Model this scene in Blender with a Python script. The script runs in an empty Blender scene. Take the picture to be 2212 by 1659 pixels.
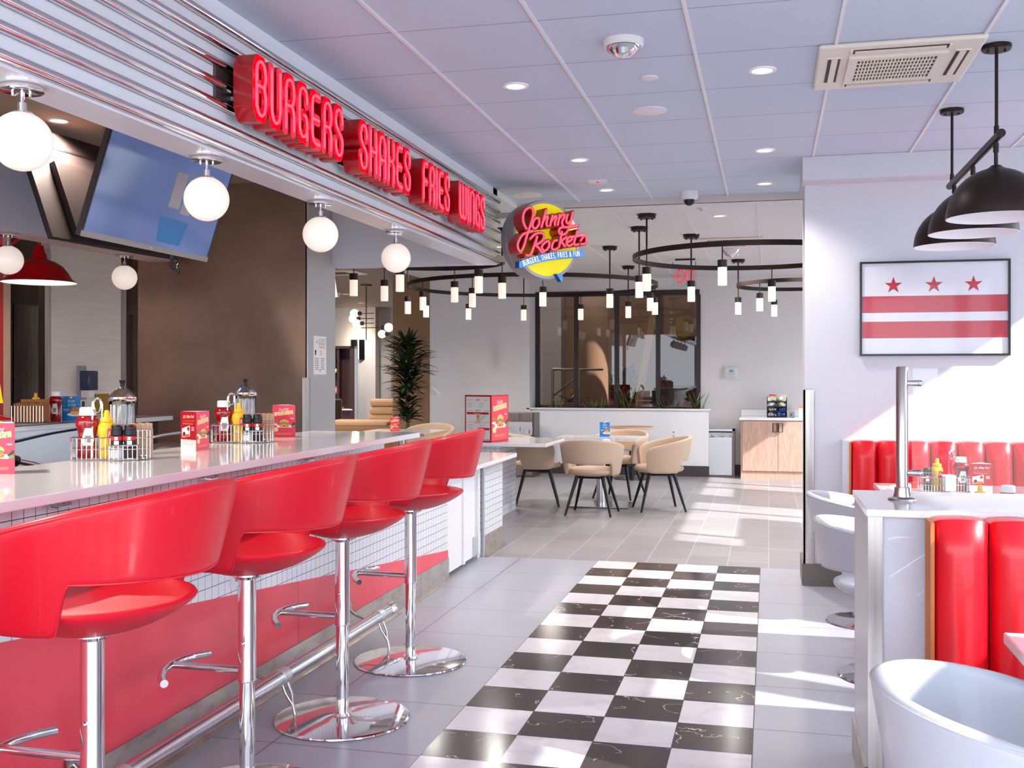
import bpy, math, random
from mathutils import Vector, Matrix
C = bpy.context.scene.collection
R = math.radians
random.seed(7)

# ------------------------------------------------------------------ materials
def lin(c):
    c = c / 255.0
    return c / 12.92 if c <= .04045 else ((c + .055) / 1.055) ** 2.4
def col(rgb): return (lin(rgb[0]), lin(rgb[1]), lin(rgb[2]), 1)
def mat(name, rgb, rough=.5, metal=0., emit=0., ergb=None, trans=0., coat=0., ior=1.45, alpha=1., spec=None):
    m = bpy.data.materials.new(name); m.use_nodes = True
    b = m.node_tree.nodes['Principled BSDF']
    b.inputs['Base Color'].default_value = col(rgb)
    b.inputs['Roughness'].default_value = rough
    b.inputs['Metallic'].default_value = metal
    b.inputs['IOR'].default_value = ior
    if trans: b.inputs['Transmission Weight'].default_value = trans
    if coat:
        b.inputs['Coat Weight'].default_value = coat; b.inputs['Coat Roughness'].default_value = .05
    if emit:
        b.inputs['Emission Color'].default_value = col(ergb or rgb); b.inputs['Emission Strength'].default_value = emit
    if spec is not None: b.inputs['Specular IOR Level'].default_value = spec
    if alpha < 1: b.inputs['Alpha'].default_value = alpha
    m.diffuse_color = col(rgb)
    return m
def nd(m, t, **kw):
    n = m.node_tree.nodes.new(t)
    for k, v in kw.items(): setattr(n, k, v)
    return n
def lk(m, a, b): m.node_tree.links.new(a, b)
def bsdf(m): return m.node_tree.nodes['Principled BSDF']
def coords(m, scale=(1, 1, 1)):
    t = nd(m, 'ShaderNodeTexCoord'); mp = nd(m, 'ShaderNodeMapping'); mp.inputs['Scale'].default_value = scale
    lk(m, t.outputs['Object'], mp.inputs['Vector']); return mp.outputs['Vector']
def mathn(m, op, a, b=None, c=None):
    n = nd(m, 'ShaderNodeMath', operation=op)
    for i, x in enumerate((a, b, c)):
        if x is None: continue
        if isinstance(x, (int, float)): n.inputs[i].default_value = x
        else: lk(m, x, n.inputs[i])
    return n.outputs[0]
def mixc(m, f, a, b):
    n = nd(m, 'ShaderNodeMix', data_type='RGBA')
    for s, x in ((n.inputs['Factor'], f), (n.inputs['A'], a), (n.inputs['B'], b)):
        if isinstance(x, (int, float)): s.default_value = x
        elif isinstance(x, tuple): s.default_value = col(x)
        else: lk(m, x, s)
    return n.outputs['Result']
def mottle(m, rgb1, rgb2, scale=6., stretch=(1, 1, 1), detail=4., bump=0., lo=.35, hi=.65):
    v = coords(m, stretch); n = nd(m, 'ShaderNodeTexNoise'); n.inputs['Scale'].default_value = scale
    n.inputs['Detail'].default_value = detail; lk(m, v, n.inputs['Vector'])
    r = nd(m, 'ShaderNodeMapRange'); r.inputs[1].default_value = lo; r.inputs[2].default_value = hi
    lk(m, n.outputs['Fac'], r.inputs[0])
    lk(m, mixc(m, r.outputs[0], rgb1, rgb2), bsdf(m).inputs['Base Color'])
    if bump:
        b = nd(m, 'ShaderNodeBump'); b.inputs['Strength'].default_value = bump; b.inputs['Distance'].default_value = .002
        lk(m, n.outputs['Fac'], b.inputs['Height']); lk(m, b.outputs['Normal'], bsdf(m).inputs['Normal'])
    return m
def gridlines(m, axes, width):
    """1 on grout lines; axes = [(axis index, pitch, offset)] in object space"""
    v = coords(m); sx = nd(m, 'ShaderNodeSeparateXYZ'); lk(m, v, sx.inputs[0]); out = None
    for ax, pitch, off in axes:
        f = mathn(m, 'FRACT', mathn(m, 'DIVIDE', mathn(m, 'SUBTRACT', sx.outputs[ax], off - 50 * pitch), pitch))
        d = mathn(m, 'ABSOLUTE', mathn(m, 'SUBTRACT', f, .5))
        l = mathn(m, 'GREATER_THAN', d, .5 - width / pitch / 2)
        out = l if out is None else mathn(m, 'MAXIMUM', out, l)
    return out

M = {}
def W(name, *a, **k): M[name] = mat(name, *a, **k); return M[name]
W('white_paint', (226, 226, 229), .6)
W('wall_paint', (208, 210, 220), .62); mottle(M['wall_paint'], (208, 209, 217), (203, 204, 212), 180, bump=.15)
W('warm_wall', (205, 199, 195), .62); mottle(M['warm_wall'], (205, 199, 195), (200, 194, 190), 120)
W('back_wall', (216, 212, 212), .6); mottle(M['back_wall'], (216, 212, 212), (210, 206, 207), 120)
W('taupe', (112, 90, 76), .55); mottle(M['taupe'], (118, 94, 78), (134, 109, 92), 2.2, detail=6, bump=.08)
W('grey_wall', (176, 173, 172), .6)
W('inner_ceiling', (176, 152, 132), .7)
W('lobby_ceiling', (134, 118, 106), .7)
W('lobby_wall', (206, 204, 206), .7)
W('brown_wall', (136, 102, 72), .5)
W('peach_wall', (214, 178, 150), .6)
W('fascia', (238, 242, 250), .25, coat=.3)
W('chrome', (228, 226, 228), .07, 1.)
W('soft_chrome', (205, 205, 208), .22, 1.)
W('stainless', (176, 168, 164), .28, 1.); mottle(M['stainless'], (186, 178, 174), (160, 152, 148), 30, (1, 1, .06))
W('kick_steel', (190, 182, 172), .36, 1.); mottle(M['kick_steel'], (196, 188, 178), (166, 156, 148), 9, (1, 1, 3), lo=.45, hi=.75)
W('light_steel', (205, 208, 212), .38, .7)
W('dark_steel', (110, 100, 96), .35, .8)
W('quartz', (232, 229, 230), .08, coat=.2)
W('red_vinyl', (212, 16, 40), .38, coat=.12)
W('booth_vinyl', (215, 12, 30), .33, coat=.15)
W('red_panel', (232, 78, 92), .32); mottle(M['red_panel'], (234, 80, 94), (224, 68, 82), 3)
W('red_seam', (150, 20, 30), .5)
W('white_vinyl', (178, 181, 190), .36, coat=.15)
W('grey_vinyl', (150, 152, 158), .4, coat=.1)
W('beige_fabric', (192, 168, 146), .75); mottle(M['beige_fabric'], (196, 172, 150), (186, 162, 140), 300, bump=.2)
W('black_paint', (14, 13, 14), .3)
W('black_plastic', (18, 17, 18), .4)
W('bronze', (44, 34, 30), .42, .5)
W('lamp_white', (240, 240, 245), .45)
W('opal', (226, 216, 208), .2, emit=.42, ergb=(255, 236, 220))
W('shade_glow', (226, 218, 208), .4, emit=.62, ergb=(255, 236, 216))
W('bulb_glow', (255, 235, 210), .4, emit=2.2, ergb=(255, 230, 195))
W('downlight_glow', (255, 236, 214), .4, emit=1.3, ergb=(255, 230, 206))
W('neon_face', (226, 24, 58), .35, emit=.28, ergb=(255, 20, 60))
W('neon_tube', (255, 96, 120), .3, emit=.55, ergb=(255, 90, 118))
W('sign_red', (176, 4, 14), .28, coat=.3)
W('sign_yellow', (246, 228, 20), .4, emit=.30, ergb=(255, 235, 10))
W('sign_blue', (84, 150, 226), .4, emit=.3, ergb=(60, 130, 215))
W('sign_blue_side', (10, 66, 138), .4)
W('sign_cream', (255, 244, 190), .5, emit=.5, ergb=(255, 244, 190))
W('sign_grey', (150, 142, 146), .35, .2)
W('sign_rim', (186, 184, 190), .4)
W('exit_red', (226, 24, 60), .4, emit=.6, ergb=(235, 20, 60))
W('ketchup', (140, 6, 8), .12, coat=.5)
W('mustard', (240, 184, 36), .3)
W('cap_white', (236, 234, 236), .35)
W('paper', (240, 236, 234), .7)
W('kraft', (190, 150, 118), .8)
W('kraft_dark', (164, 106, 56), .8)
W('card_red', (232, 62, 84), .35)
W('card_dark_red', (178, 10, 24), .35)
W('card_blue', (22, 122, 190), .35)
W('card_cream', (250, 214, 150), .5)
W('card_orange', (232, 104, 40), .5)
W('bun', (232, 176, 112), .6)
W('bun_brown', (196, 116, 60), .6)
W('lettuce', (88, 160, 74), .6)
W('patty', (150, 66, 40), .6)
W('cheese', (246, 178, 84), .6)
W('tomato', (224, 120, 84), .6)
W('dark_green', (38, 70, 54), .6)
W('print_grey', (150, 140, 140), .6)
W('print_red', (196, 40, 54), .5)
W('print_black', (40, 36, 38), .6)
W('salt', (244, 242, 240), .6)
W('pepper', (60, 46, 42), .7)
W('label_red', (200, 30, 34), .4)
W('screen_bezel', (24, 20, 22), .3)
W('bezel_silver', (150, 146, 144), .3, .6)
W('tv_back', (42, 32, 30), .5)
W('walnut', (66, 36, 32), .45)
W('light_wood', (206, 172, 140), .5)
W('leaf', (34, 50, 26), .4); mottle(M['leaf'], (26, 40, 20), (48, 66, 34), 9)
W('leaf_pale', (96, 124, 70), .45); mottle(M['leaf_pale'], (70, 100, 52), (156, 172, 110), 14, lo=.4, hi=.6)
W('stem', (96, 80, 62), .8)
W('carpet', (60, 48, 46), .95)
W('atrium_beige', (176, 150, 124), .7)
W('atrium_white', (222, 226, 232), .7)
W('window_frame', (40, 28, 26), .45)
W('terracotta', (96, 44, 36), .7)
W('plate_gold', (150, 122, 30), .35, .6)
W('navy', (34, 40, 74), .3, coat=.4)
W('grey_plastic', (150, 150, 156), .45)
W('ac_white', (226, 218, 208), .5)
W('ac_dark', (58, 42, 32), .6)
W('device_white', (228, 226, 230), .45)
W('lcd', (96, 104, 84), .3)
W('pink_packet', (226, 90, 150), .6)
W('blue_packet', (40, 110, 214), .5)
W('cream_packet', (232, 224, 190), .6)
W('bag', (220, 224, 230), .25, alpha=.62)
W('pavement', (168, 166, 162), .9)
W('facade', (190, 182, 176), .9)
W('flag_white', (214, 214, 222), .25, coat=.4); mottle(M['flag_white'], (214, 214, 222), (206, 206, 216), 3)
W('flag_red', (176, 10, 44), .25, coat=.4)
W('sofa', (176, 142, 106), .8)
W('sofa_dark', (128, 92, 56), .8)
W('base_dark', (64, 58, 60), .5)
W('tile_grout', (90, 88, 92), .8)

# clear glass
g = W('glass', (255, 255, 255), 0.0)
nt = g.node_tree; nt.nodes.remove(bsdf(g)); out = nt.nodes['Material Output']
tr = nt.nodes.new('ShaderNodeBsdfTransparent'); gl = nt.nodes.new('ShaderNodeBsdfGlossy'); gl.inputs['Roughness'].default_value = .01
fr = nt.nodes.new('ShaderNodeFresnel'); fr.inputs['IOR'].default_value = 1.45; mx = nt.nodes.new('ShaderNodeMixShader')
tr.inputs['Color'].default_value = (.93, .95, .95, 1)
lk(g, fr.outputs[0], mx.inputs[0]); lk(g, tr.outputs[0], mx.inputs[1]); lk(g, gl.outputs[0], mx.inputs[2]); lk(g, mx.outputs[0], out.inputs[0])
g2 = g.copy(); g2.name = 'window_glass'; M['window_glass'] = g2
for n in g2.node_tree.nodes:
    if n.type == 'BSDF_TRANSPARENT': n.inputs['Color'].default_value = (.72, .66, .62, 1)
    if n.type == 'FRESNEL': n.inputs['IOR'].default_value = 1.55

# light floor tiles 61 cm, with thin dark joints aligned to the checker lane
m = W('floor_tile', (196, 192, 198), .3)
gx = gridlines(m, [(0, .6116, -1.284), (1, .6116, 8.07)], .005)
v = coords(m); n = nd(m, 'ShaderNodeTexNoise'); n.inputs['Scale'].default_value = 2.5; n.inputs['Detail'].default_value = 6; lk(m, v, n.inputs['Vector'])
lk(m, mixc(m, gx, mixc(m, n.outputs['Fac'], (168, 171, 182), (158, 161, 172)), (66, 62, 66)), bsdf(m).inputs['Base Color'])
# darker stone tiles beyond, running bond in columns 30.6 cm wide
m = W('stone_tile', (140, 132, 134), .35)
v = coords(m); mp = m.node_tree.nodes['Mapping']; mp.inputs['Rotation'].default_value = (0, 0, R(90))
b = nd(m, 'ShaderNodeTexBrick'); b.offset = .5; b.inputs['Scale'].default_value = 1.
b.inputs['Brick Width'].default_value = .46; b.inputs['Row Height'].default_value = .306
b.inputs['Mortar Size'].default_value = .0028; b.inputs['Mortar Smooth'].default_value = 0.
b.inputs['Color1'].default_value = col((152, 148, 152)); b.inputs['Color2'].default_value = col((138, 134, 138)); b.inputs['Mortar'].default_value = col((190, 186, 184))
lk(m, v, b.inputs['Vector']); lk(m, b.outputs['Color'], bsdf(m).inputs['Base Color'])
# checker lane: white and dark veined marble tiles
m = W('checker_tile', (220, 220, 224), .16)
v = coords(m); sx = nd(m, 'ShaderNodeSeparateXYZ'); lk(m, v, sx.inputs[0])
P_ = .3058
ix = mathn(m, 'FLOOR', mathn(m, 'DIVIDE', mathn(m, 'SUBTRACT', -.061, sx.outputs[0]), P_))
iy = mathn(m, 'FLOOR', mathn(m, 'DIVIDE', mathn(m, 'SUBTRACT', 8.07, sx.outputs[1]), P_))
par = mathn(m, 'MODULO', mathn(m, 'ADD', ix, iy), 2.)
cell = mathn(m, 'ADD', mathn(m, 'MULTIPLY', ix, 7.31), mathn(m, 'MULTIPLY', iy, 3.17))
cmb = nd(m, 'ShaderNodeCombineXYZ'); lk(m, cell, cmb.inputs[2])
add = nd(m, 'ShaderNodeVectorMath', operation='ADD'); lk(m, v, add.inputs[0]); lk(m, cmb.outputs[0], add.inputs[1])
nz = nd(m, 'ShaderNodeTexNoise'); nz.inputs['Scale'].default_value = 3.2; nz.inputs['Detail'].default_value = 5; lk(m, add.outputs[0], nz.inputs['Vector'])
vein = mathn(m, 'LESS_THAN', mathn(m, 'ABSOLUTE', mathn(m, 'SUBTRACT', nz.outputs['Fac'], .5)), .0028)
nz2 = nd(m, 'ShaderNodeTexNoise'); nz2.inputs['Scale'].default_value = 8; nz2.inputs['Detail'].default_value = 3; lk(m, add.outputs[0], nz2.inputs['Vector'])
dark = mixc(m, mathn(m, 'MULTIPLY', vein, mathn(m, 'GREATER_THAN', nz2.outputs['Fac'], .5)), mixc(m, nz2.outputs['Fac'], (48, 42, 44), (66, 60, 62)), (196, 186, 180))
mr = nd(m, 'ShaderNodeMapRange'); mr.inputs[1].default_value = .0; mr.inputs[2].default_value = .05; lk(m, mathn(m, 'ABSOLUTE', mathn(m, 'SUBTRACT', nz.outputs['Fac'], .5)), mr.inputs[0])
light = mixc(m, mr.outputs[0], (213, 212, 217), (222, 221, 226))
gx = gridlines(m, [(0, P_, -.061), (1, P_, 8.07)], .0035)
lk(m, mixc(m, gx, mixc(m, par, dark, light), (60, 54, 56)), bsdf(m).inputs['Base Color'])
# small white wall tiles with dark joints (bar front)
m = W('bar_tile', (226, 228, 234), .18)
gx = gridlines(m, [(1, .0525, 0), (2, .053, .165), (0, .0525, 0)], .0028)
lk(m, mixc(m, gx, (226, 228, 234), (70, 72, 84)), bsdf(m).inputs['Base Color'])
# ceiling panels
m = W('ceiling_panel', (200, 202, 216), .85)
gx = gridlines(m, [(1, .6116, 4.22)], .006)
v = coords(m); n = nd(m, 'ShaderNodeTexNoise'); n.inputs['Scale'].default_value = 260; lk(m, v, n.inputs['Vector'])
lk(m, mixc(m, gx, mixc(m, n.outputs['Fac'], (188, 199, 217), (200, 210, 228)), (128, 132, 148)), bsdf(m).inputs['Base Color'])
m = W('far_ceiling_panel', (220, 219, 220), .8)
gx = gridlines(m, [(1, .6116, 9.0)], .004)
lk(m, mixc(m, gx, (220, 219, 220), (196, 194, 196)), bsdf(m).inputs['Base Color'])
# quartz with flecks
m = M['quartz']; v = coords(m); vo = nd(m, 'ShaderNodeTexVoronoi'); vo.inputs['Scale'].default_value = 90; lk(m, v, vo.inputs['Vector'])
n = nd(m, 'ShaderNodeTexNoise'); n.inputs['Scale'].default_value = 22; lk(m, v, n.inputs['Vector'])
fl = mathn(m, 'MULTIPLY', mathn(m, 'LESS_THAN', vo.outputs['Distance'], .13), mathn(m, 'GREATER_THAN', n.outputs['Fac'], .56))
lk(m, mixc(m, fl, (232, 229, 230), (186, 178, 176)), bsdf(m).inputs['Base Color'])
# kitchen wall panel, faint horizontal streaks
W('streak_panel', (232, 222, 212), .35); mottle(M['streak_panel'], (226, 216, 206), (214, 204, 194), 9, (1, .35, 9), detail=3)
W('cabinet_wood', (196, 160, 142), .45); mottle(M['cabinet_wood'], (204, 170, 152), (182, 144, 126), 14, (9, 1, .5), detail=4)
W('table_edge', (206, 164, 130), .5)
# television picture
m = W('tv_screen', (70, 90, 140), .08)
v = coords(m); n = nd(m, 'ShaderNodeTexNoise'); n.inputs['Scale'].default_value = 1.6; n.inputs['Detail'].default_value = 1; lk(m, v, n.inputs['Vector'])
cc = mixc(m, n.outputs['Fac'], (52, 66, 104), (104, 124, 172))
lk(m, cc, bsdf(m).inputs['Base Color']); lk(m, cc, bsdf(m).inputs['Emission Color']); bsdf(m).inputs['Emission Strength'].default_value = .55

# ------------------------------------------------------------------ mesh builder
class MB:
    def __init__(s, T=None): s.v = []; s.f = []; s.mi = []; s.mats = []; s.cur = 0; s.T = T or Matrix()
    def m(s, name):
        mt = M[name] if isinstance(name, str) else name
        if mt not in s.mats: s.mats.append(mt)
        s.cur = s.mats.index(mt); return s
    def add(s, vs, fs, T=None):
        b = len(s.v); TT = s.T @ T if T is not None else s.T
        s.v += [tuple(TT @ Vector(p)) for p in vs]
        s.f += [tuple(b + i for i in f) for f in fs]; s.mi += [s.cur] * len(fs); return s
    def box(s, x0, x1, y0, y1, z0, z1, T=None):
        return s.add([(x0, y0, z0), (x1, y0, z0), (x1, y1, z0), (x0, y1, z0), (x0, y0, z1), (x1, y0, z1), (x1, y1, z1), (x0, y1, z1)],
                     [(0, 3, 2, 1), (4, 5, 6, 7), (0, 1, 5, 4), (1, 2, 6, 5), (2, 3, 7, 6), (3, 0, 4, 7)], T)
    def prism(s, poly, z0, z1, ax='z', T=None, capm=None):
        n = len(poly)
        mp = {'z': lambda a, b, c: (a, b, c), 'y': lambda a, b, c: (a, c, b), 'x': lambda a, b, c: (c, a, b)}[ax]
        vs = [mp(a, b, z0) for a, b in poly] + [mp(a, b, z1) for a, b in poly]
        s.add(vs, [(i, (i + 1) % n, n + (i + 1) % n, n + i) for i in range(n)] + [tuple(range(n))[::-1]], T)
        c = s.cur
        if capm: s.m(capm)
        b = len(s.v) - 2 * n; s.f.append(tuple(b + n + i for i in range(n))); s.mi.append(s.cur); s.cur = c
        return s
    def flat(s, poly, T): return s.add([(a, b, 0) for a, b in poly], [tuple(range(len(poly)))], T)
    def lathe(s, prof, c=(0, 0, 0), n=24, sx=1, sy=1, T=None, cap=True):
        vs = []; fs = []; k = len(prof)
        for r, z in prof:
            for i in range(n):
                a = 2 * math.pi * i / n; vs.append((c[0] + r * sx * math.cos(a), c[1] + r * sy * math.sin(a), c[2] + z))
        for j in range(k - 1):
            for i in range(n):
                i2 = (i + 1) % n; fs.append((j * n + i, j * n + i2, (j + 1) * n + i2, (j + 1) * n + i))
        if cap and prof[0][0] > 1e-6: fs.append(tuple(range(n))[::-1])
        if cap and prof[-1][0] > 1e-6: fs.append(tuple((k - 1) * n + i for i in range(n)))
        return s.add(vs, fs, T)
    def tube(s, pts, r, n=8, closed=False, T=None, rs=None):
        pts = [Vector(p) for p in pts]; k = len(pts); vs = []; fs = []; up = None
        for i, p in enumerate(pts):
            if closed: d = pts[(i + 1) % k] - pts[i - 1]
            else: d = (pts[min(i + 1, k - 1)] - pts[max(i - 1, 0)])
            d.normalize()
            if up is None: up = Vector((0, 0, 1)) if abs(d.z) < .9 else Vector((1, 0, 0))
            a = d.cross(up)
            if a.length < 1e-6: a = d.orthogonal()
            a.normalize(); b = a.cross(d).normalized(); up = b
            rr = rs[i] if rs else r
            for j in range(n):
                t = 2 * math.pi * j / n; vs.append(p + (a * math.cos(t) + b * math.sin(t)) * rr)
        for i in range(k if closed else k - 1):
            for j in range(n):
                j2 = (j + 1) % n; i2 = (i + 1) % k; fs.append((i * n + j, i2 * n + j, i2 * n + j2, i * n + j2))
        if not closed: fs.append(tuple(range(n))); fs.append(tuple((k - 1) * n + j for j in range(n))[::-1])
        return s.add(vs, fs, T)
    def cyl(s, p, q, r, r2=None, n=16, T=None): return s.tube([p, q], r, n, False, T, [r, r if r2 is None else r2])
    def sphere(s, c, r, n=24, k=14, sz=1, T=None):
        return s.lathe([(r * math.sin(math.pi * i / k) if 0 < i < k else 0, -r * sz * math.cos(math.pi * i / k)) for i in range(k + 1)], c, n, T=T)
    def stadium(s, p, q, r, x0, x1, facem, n=8):
        """a stroke of a channel letter: capsule outline in the local yz plane pushed from x0 to x1"""
        p = Vector(p); q = Vector(q); d = q - p; a0 = math.atan2(d.y, d.x) if d.length > 1e-9 else 0
        poly = [(p.x + r * math.cos(a0 + math.pi / 2 + math.pi * i / n), p.y + r * math.sin(a0 + math.pi / 2 + math.pi * i / n)) for i in range(n + 1)]
        poly += [(q.x + r * math.cos(a0 - math.pi / 2 + math.pi * i / n), q.y + r * math.sin(a0 - math.pi / 2 + math.pi * i / n)) for i in range(n + 1)]
        return s.prism(poly, x0, x1, 'x', capm=facem)
    def text(s, txt, size, T, sx=1., align='CENTER', depth=0., shear=0.):
        vs, fs = textmesh(txt, align, depth / size if depth else 0, shear)
        return s.add([(x * size * sx, y * size, z * size) for x, y, z in vs], fs, T)
    def build(s, name, parent=None, mats=None, bevel=0., smooth=True, sub=0, solid=0.):
        me = bpy.data.meshes.new(name); me.from_pydata(s.v, [], s.f); me.update()
        for mt in (s.mats or [M['white_paint']]): me.materials.append(mt)
        me.polygons.foreach_set('material_index', s.mi)
        if smooth:
            me.polygons.foreach_set('use_smooth', [True] * len(me.polygons)); me.set_sharp_from_angle(angle=R(38))
        o = bpy.data.objects.new(name, me); C.objects.link(o)
        if parent: o.parent = parent
        if solid:
            k = o.modifiers.new('solid', 'SOLIDIFY'); k.thickness = solid; k.offset = 0
        if bevel:
            k = o.modifiers.new('bevel', 'BEVEL'); k.width = bevel; k.segments = 2; k.limit_method = 'ANGLE'
        if sub:
            k = o.modifiers.new('sub', 'SUBSURF'); k.levels = sub; k.render_levels = sub
        return o
_tc = {}
def textmesh(txt, align, depth, shear):
    key = (txt, align, depth, shear)
    if key not in _tc:
        cu = bpy.data.curves.new('t', 'FONT'); cu.body = txt; cu.align_x = align; cu.align_y = 'CENTER'; cu.resolution_u = 3
        cu.extrude = depth; cu.shear = shear
        ob = bpy.data.objects.new('t', cu); me = bpy.data.meshes.new_from_object(ob)
        _tc[key] = ([tuple(v.co) for v in me.vertices], [tuple(p.vertices) for p in me.polygons])
        bpy.data.objects.remove(ob); bpy.data.curves.remove(cu); bpy.data.meshes.remove(me)
    return _tc[key]
def tag(o, label=None, cat=None, group=None, kind=None):
    if label: o['label'] = label
    if cat: o['category'] = cat
    if group: o['group'] = group
    if kind: o['kind'] = kind
    return o
def thing(name, label, cat, loc=(0, 0, 0), rz=0, group=None, rot=None):
    o = bpy.data.objects.new(name, None); C.objects.link(o); o.location = loc; o.rotation_euler = rot or (0, 0, rz); o.empty_display_size = .05
    return tag(o, label, cat, group)
def dup(o, label=None, loc=None, rz=None, parent=None):
    c = o.copy(); C.objects.link(c)
    if parent: c.parent = parent
    if label: c['label'] = label
    if loc is not None: c.location = loc
    if rz is not None: c.rotation_euler = (0, 0, rz)
    for ch in list(o.children): dup(ch, parent=c)
    return c
def struct(name, mb, **k): return tag(mb.build(name, **k), kind='structure')
def sbox(name, mt, *b, bevel=0.): return struct(name, MB().m(mt).box(*b), bevel=bevel)
def plane(o, xa, ya):
    """matrix whose local x, y run along xa, ya from o (for flat graphics)"""
    xa = Vector(xa).normalized(); ya = Vector(ya).normalized(); z = xa.cross(ya)
    return Matrix(((xa.x, ya.x, z.x, o[0]), (xa.y, ya.y, z.y, o[1]), (xa.z, ya.z, z.z, o[2]), (0, 0, 0, 1)))
def up(T, d): return T @ Matrix.Translation((0, 0, d))
def ell(cx, cy, rx, ry, a0=0, a1=360, n=20):
    return [(cx + rx * math.cos(R(a0 + (a1 - a0) * i / n)), cy + ry * math.sin(R(a0 + (a1 - a0) * i / n))) for i in range(n + (1 if a1 - a0 < 360 else 0))]
def rect(x0, x1, y0, y1): return [(x0, y0), (x1, y0), (x1, y1), (x0, y1)]
def arc(cx, cy, r, a0, a1, n=10): return [(cx + r * math.cos(R(a0 + (a1 - a0) * i / n)), cy + r * math.sin(R(a0 + (a1 - a0) * i / n))) for i in range(n + 1)]
# ================================================================== SETTING
FX = -2.08
# floors
struct('floor', MB().m('floor_tile').box(-2.9, 2.65, -1.6, 8.07, -.1, 0).m('stone_tile').box(-13.5, 2.65, 8.07, 15.4, -.1, 0).box(-13.5, -2.9, -1.6, 8.07, -.1, 0).box(-13.5, -4.6, 15.4, 26, -.1, 0))
sbox('trim_1', 'checker_tile', -.061 - 4 * P_, -.061, 8.07 - 30 * P_, 8.07, 0, .002)
sbox('trim_2', 'pavement', -30, 40, -30, 40, -.3, -.12)
# ceilings
sbox('ceiling', 'ceiling_panel', FX, 2.8, -1.6, 8.73, 2.9, 3.0)
t = MB().m('white_paint')
for k in range(-3, 5):
    x = -.322 + .6096 * k
    if x > FX: t.box(x - .0075, x + .0075, -1.6, 8.73, 2.892, 2.901)
struct('trim_3', t)
struct('ceiling.001', MB().m('far_ceiling_panel').box(-4.93, 2.8, 8.73, 15.6, 2.85, 3.0))
t = MB().m('white_paint')
for k in range(-7, 4):
    x = -.091 + .61 * k
    if x > -4.9: t.box(x - .006, x + .006, 9.0, 15.4, 2.845, 2.852)
struct('trim_4', t)
sbox('trim_5', 'warm_wall', FX, 2.8, 8.70, 8.76, 2.85, 2.9)
sbox('ceiling.002', 'lobby_ceiling', -13.5, -4.93, 7.9, 26, 2.85, 3.0)
sbox('ceiling.003', 'inner_ceiling', -7.4, FX - .16, -1.6, 7.9, 2.93, 3.03)
sbox('ceiling.004', 'far_ceiling_panel', -4.93, FX, 7.9, 8.74, 2.85, 3.0)
# bar canopy beam, its end return and the second beam over the back counter
struct('wall_canopy', MB().m('fascia').box(FX - .16, FX, -1.6, 8.02, 2.307, 2.93))
struct('wall_canopy_end', MB().m('wall_paint').box(-3.42, FX - .16, 7.89, 8.02, 2.307, 2.93))
sbox('wall_canopy_back', 'warm_wall', -4.62, -4.4, -1.6, 7.19, 2.307, 2.93)
# taupe wall with a grey side, behind the bar
sbox('wall_taupe', 'taupe', -4.885, -3.43, 7.43, 7.6, 0, 2.93)
sbox('wall_column', 'grey_wall', -3.44, -3.42, 7.43, 7.95, 0, 2.93)
sbox('wall_column_back', 'grey_wall', -4.885, -3.44, 7.6, 7.95, 0, 2.93)
sbox('trim_6', 'stainless', -3.46, -3.405, 7.415, 7.45, .1, 1.42)
# kitchen wall plane x = -6.5 : pillar, opening, panel, opening
sbox('wall_kitchen_pillar', 'peach_wall', -6.6, -6.5, 7.86, 7.96, 0, 2.93)
sbox('trim_7', 'stainless', -6.56, -6.49, 8.40, 8.485, 0, 2.6)
sbox('wall_kitchen_panel', 'streak_panel', -6.6, -6.5, 8.485, 9.59, 0, 2.93)
sbox('trim_8', 'stainless', -6.56, -6.49, 9.59, 9.665, 0, 2.6)
sbox('wall_kitchen_end', 'taupe', -6.6, -6.5, 9.95, 12.0, 0, 2.93)
sbox('wall_kitchen_left', 'red_panel', -6.62, -6.5, 3.0, 7.86, 0, 2.93)
sbox('wall_kitchen_back', 'taupe', -7.6, -7.5, 3.0, 12.0, 0, 2.93)
sbox('wall_left', 'warm_wall', -6.62, -6.5, -1.6, 3.0, 0, 2.93)
# far walls
sbox('wall_far_left', 'back_wall', -4.93, -3.40, 15.0, 15.55, 0, 2.85)
w = MB().m('back_wall').box(-3.40, -.97, 15.4, 15.55, 2.672, 2.85).box(-.97, 2.8, 15.4, 15.55, 0, 2.85).box(-3.40, -.97, 15.4, 15.55, 0, .86)
struct('wall_back', w)
struct('wall_half', MB().m('white_paint').box(-3.40, -.82, 15.03, 15.12, 0, .93).box(-.9, -.82, 15.12, 15.4, 0, .93))
sbox('trim_9', 'white_paint', -3.45, -.79, 15.0, 15.14, .93, .955, bevel=.004)
sbox('baseboard_back', 'base_dark', -3.40, -.815, 15.015, 15.03, 0, .15)
sbox('baseboard_back.001', 'base_dark', -.815, 2.6, 15.385, 15.4, 0, .15)
sbox('wall_lobby_brown', 'brown_wall', -5.52, -4.93, 15.0, 26, 0, 2.85)
# right wall that carries the flag print, with header
sbox('wall_right_return', 'wall_paint', .24, 2.8, 7.48, 7.95, 0, 2.9)
sbox('trim_10', 'wall_paint', .22, 2.8, 7.28, 7.95, 2.741, 2.899)
sbox('trim_11', 'stainless', .232, .30, 7.468, 7.49, .15, 1.34)
sbox('trim_20', 'stainless', .232, .244, 7.468, 7.62, .15, 1.34)
sbox('baseboard_right', 'dark_steel', .225, .75, 7.455, 7.48, 0, .15)
sbox('baseboard_right.001', 'dark_steel', .222, .24, 7.48, 7.95, 0, .15)
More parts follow.
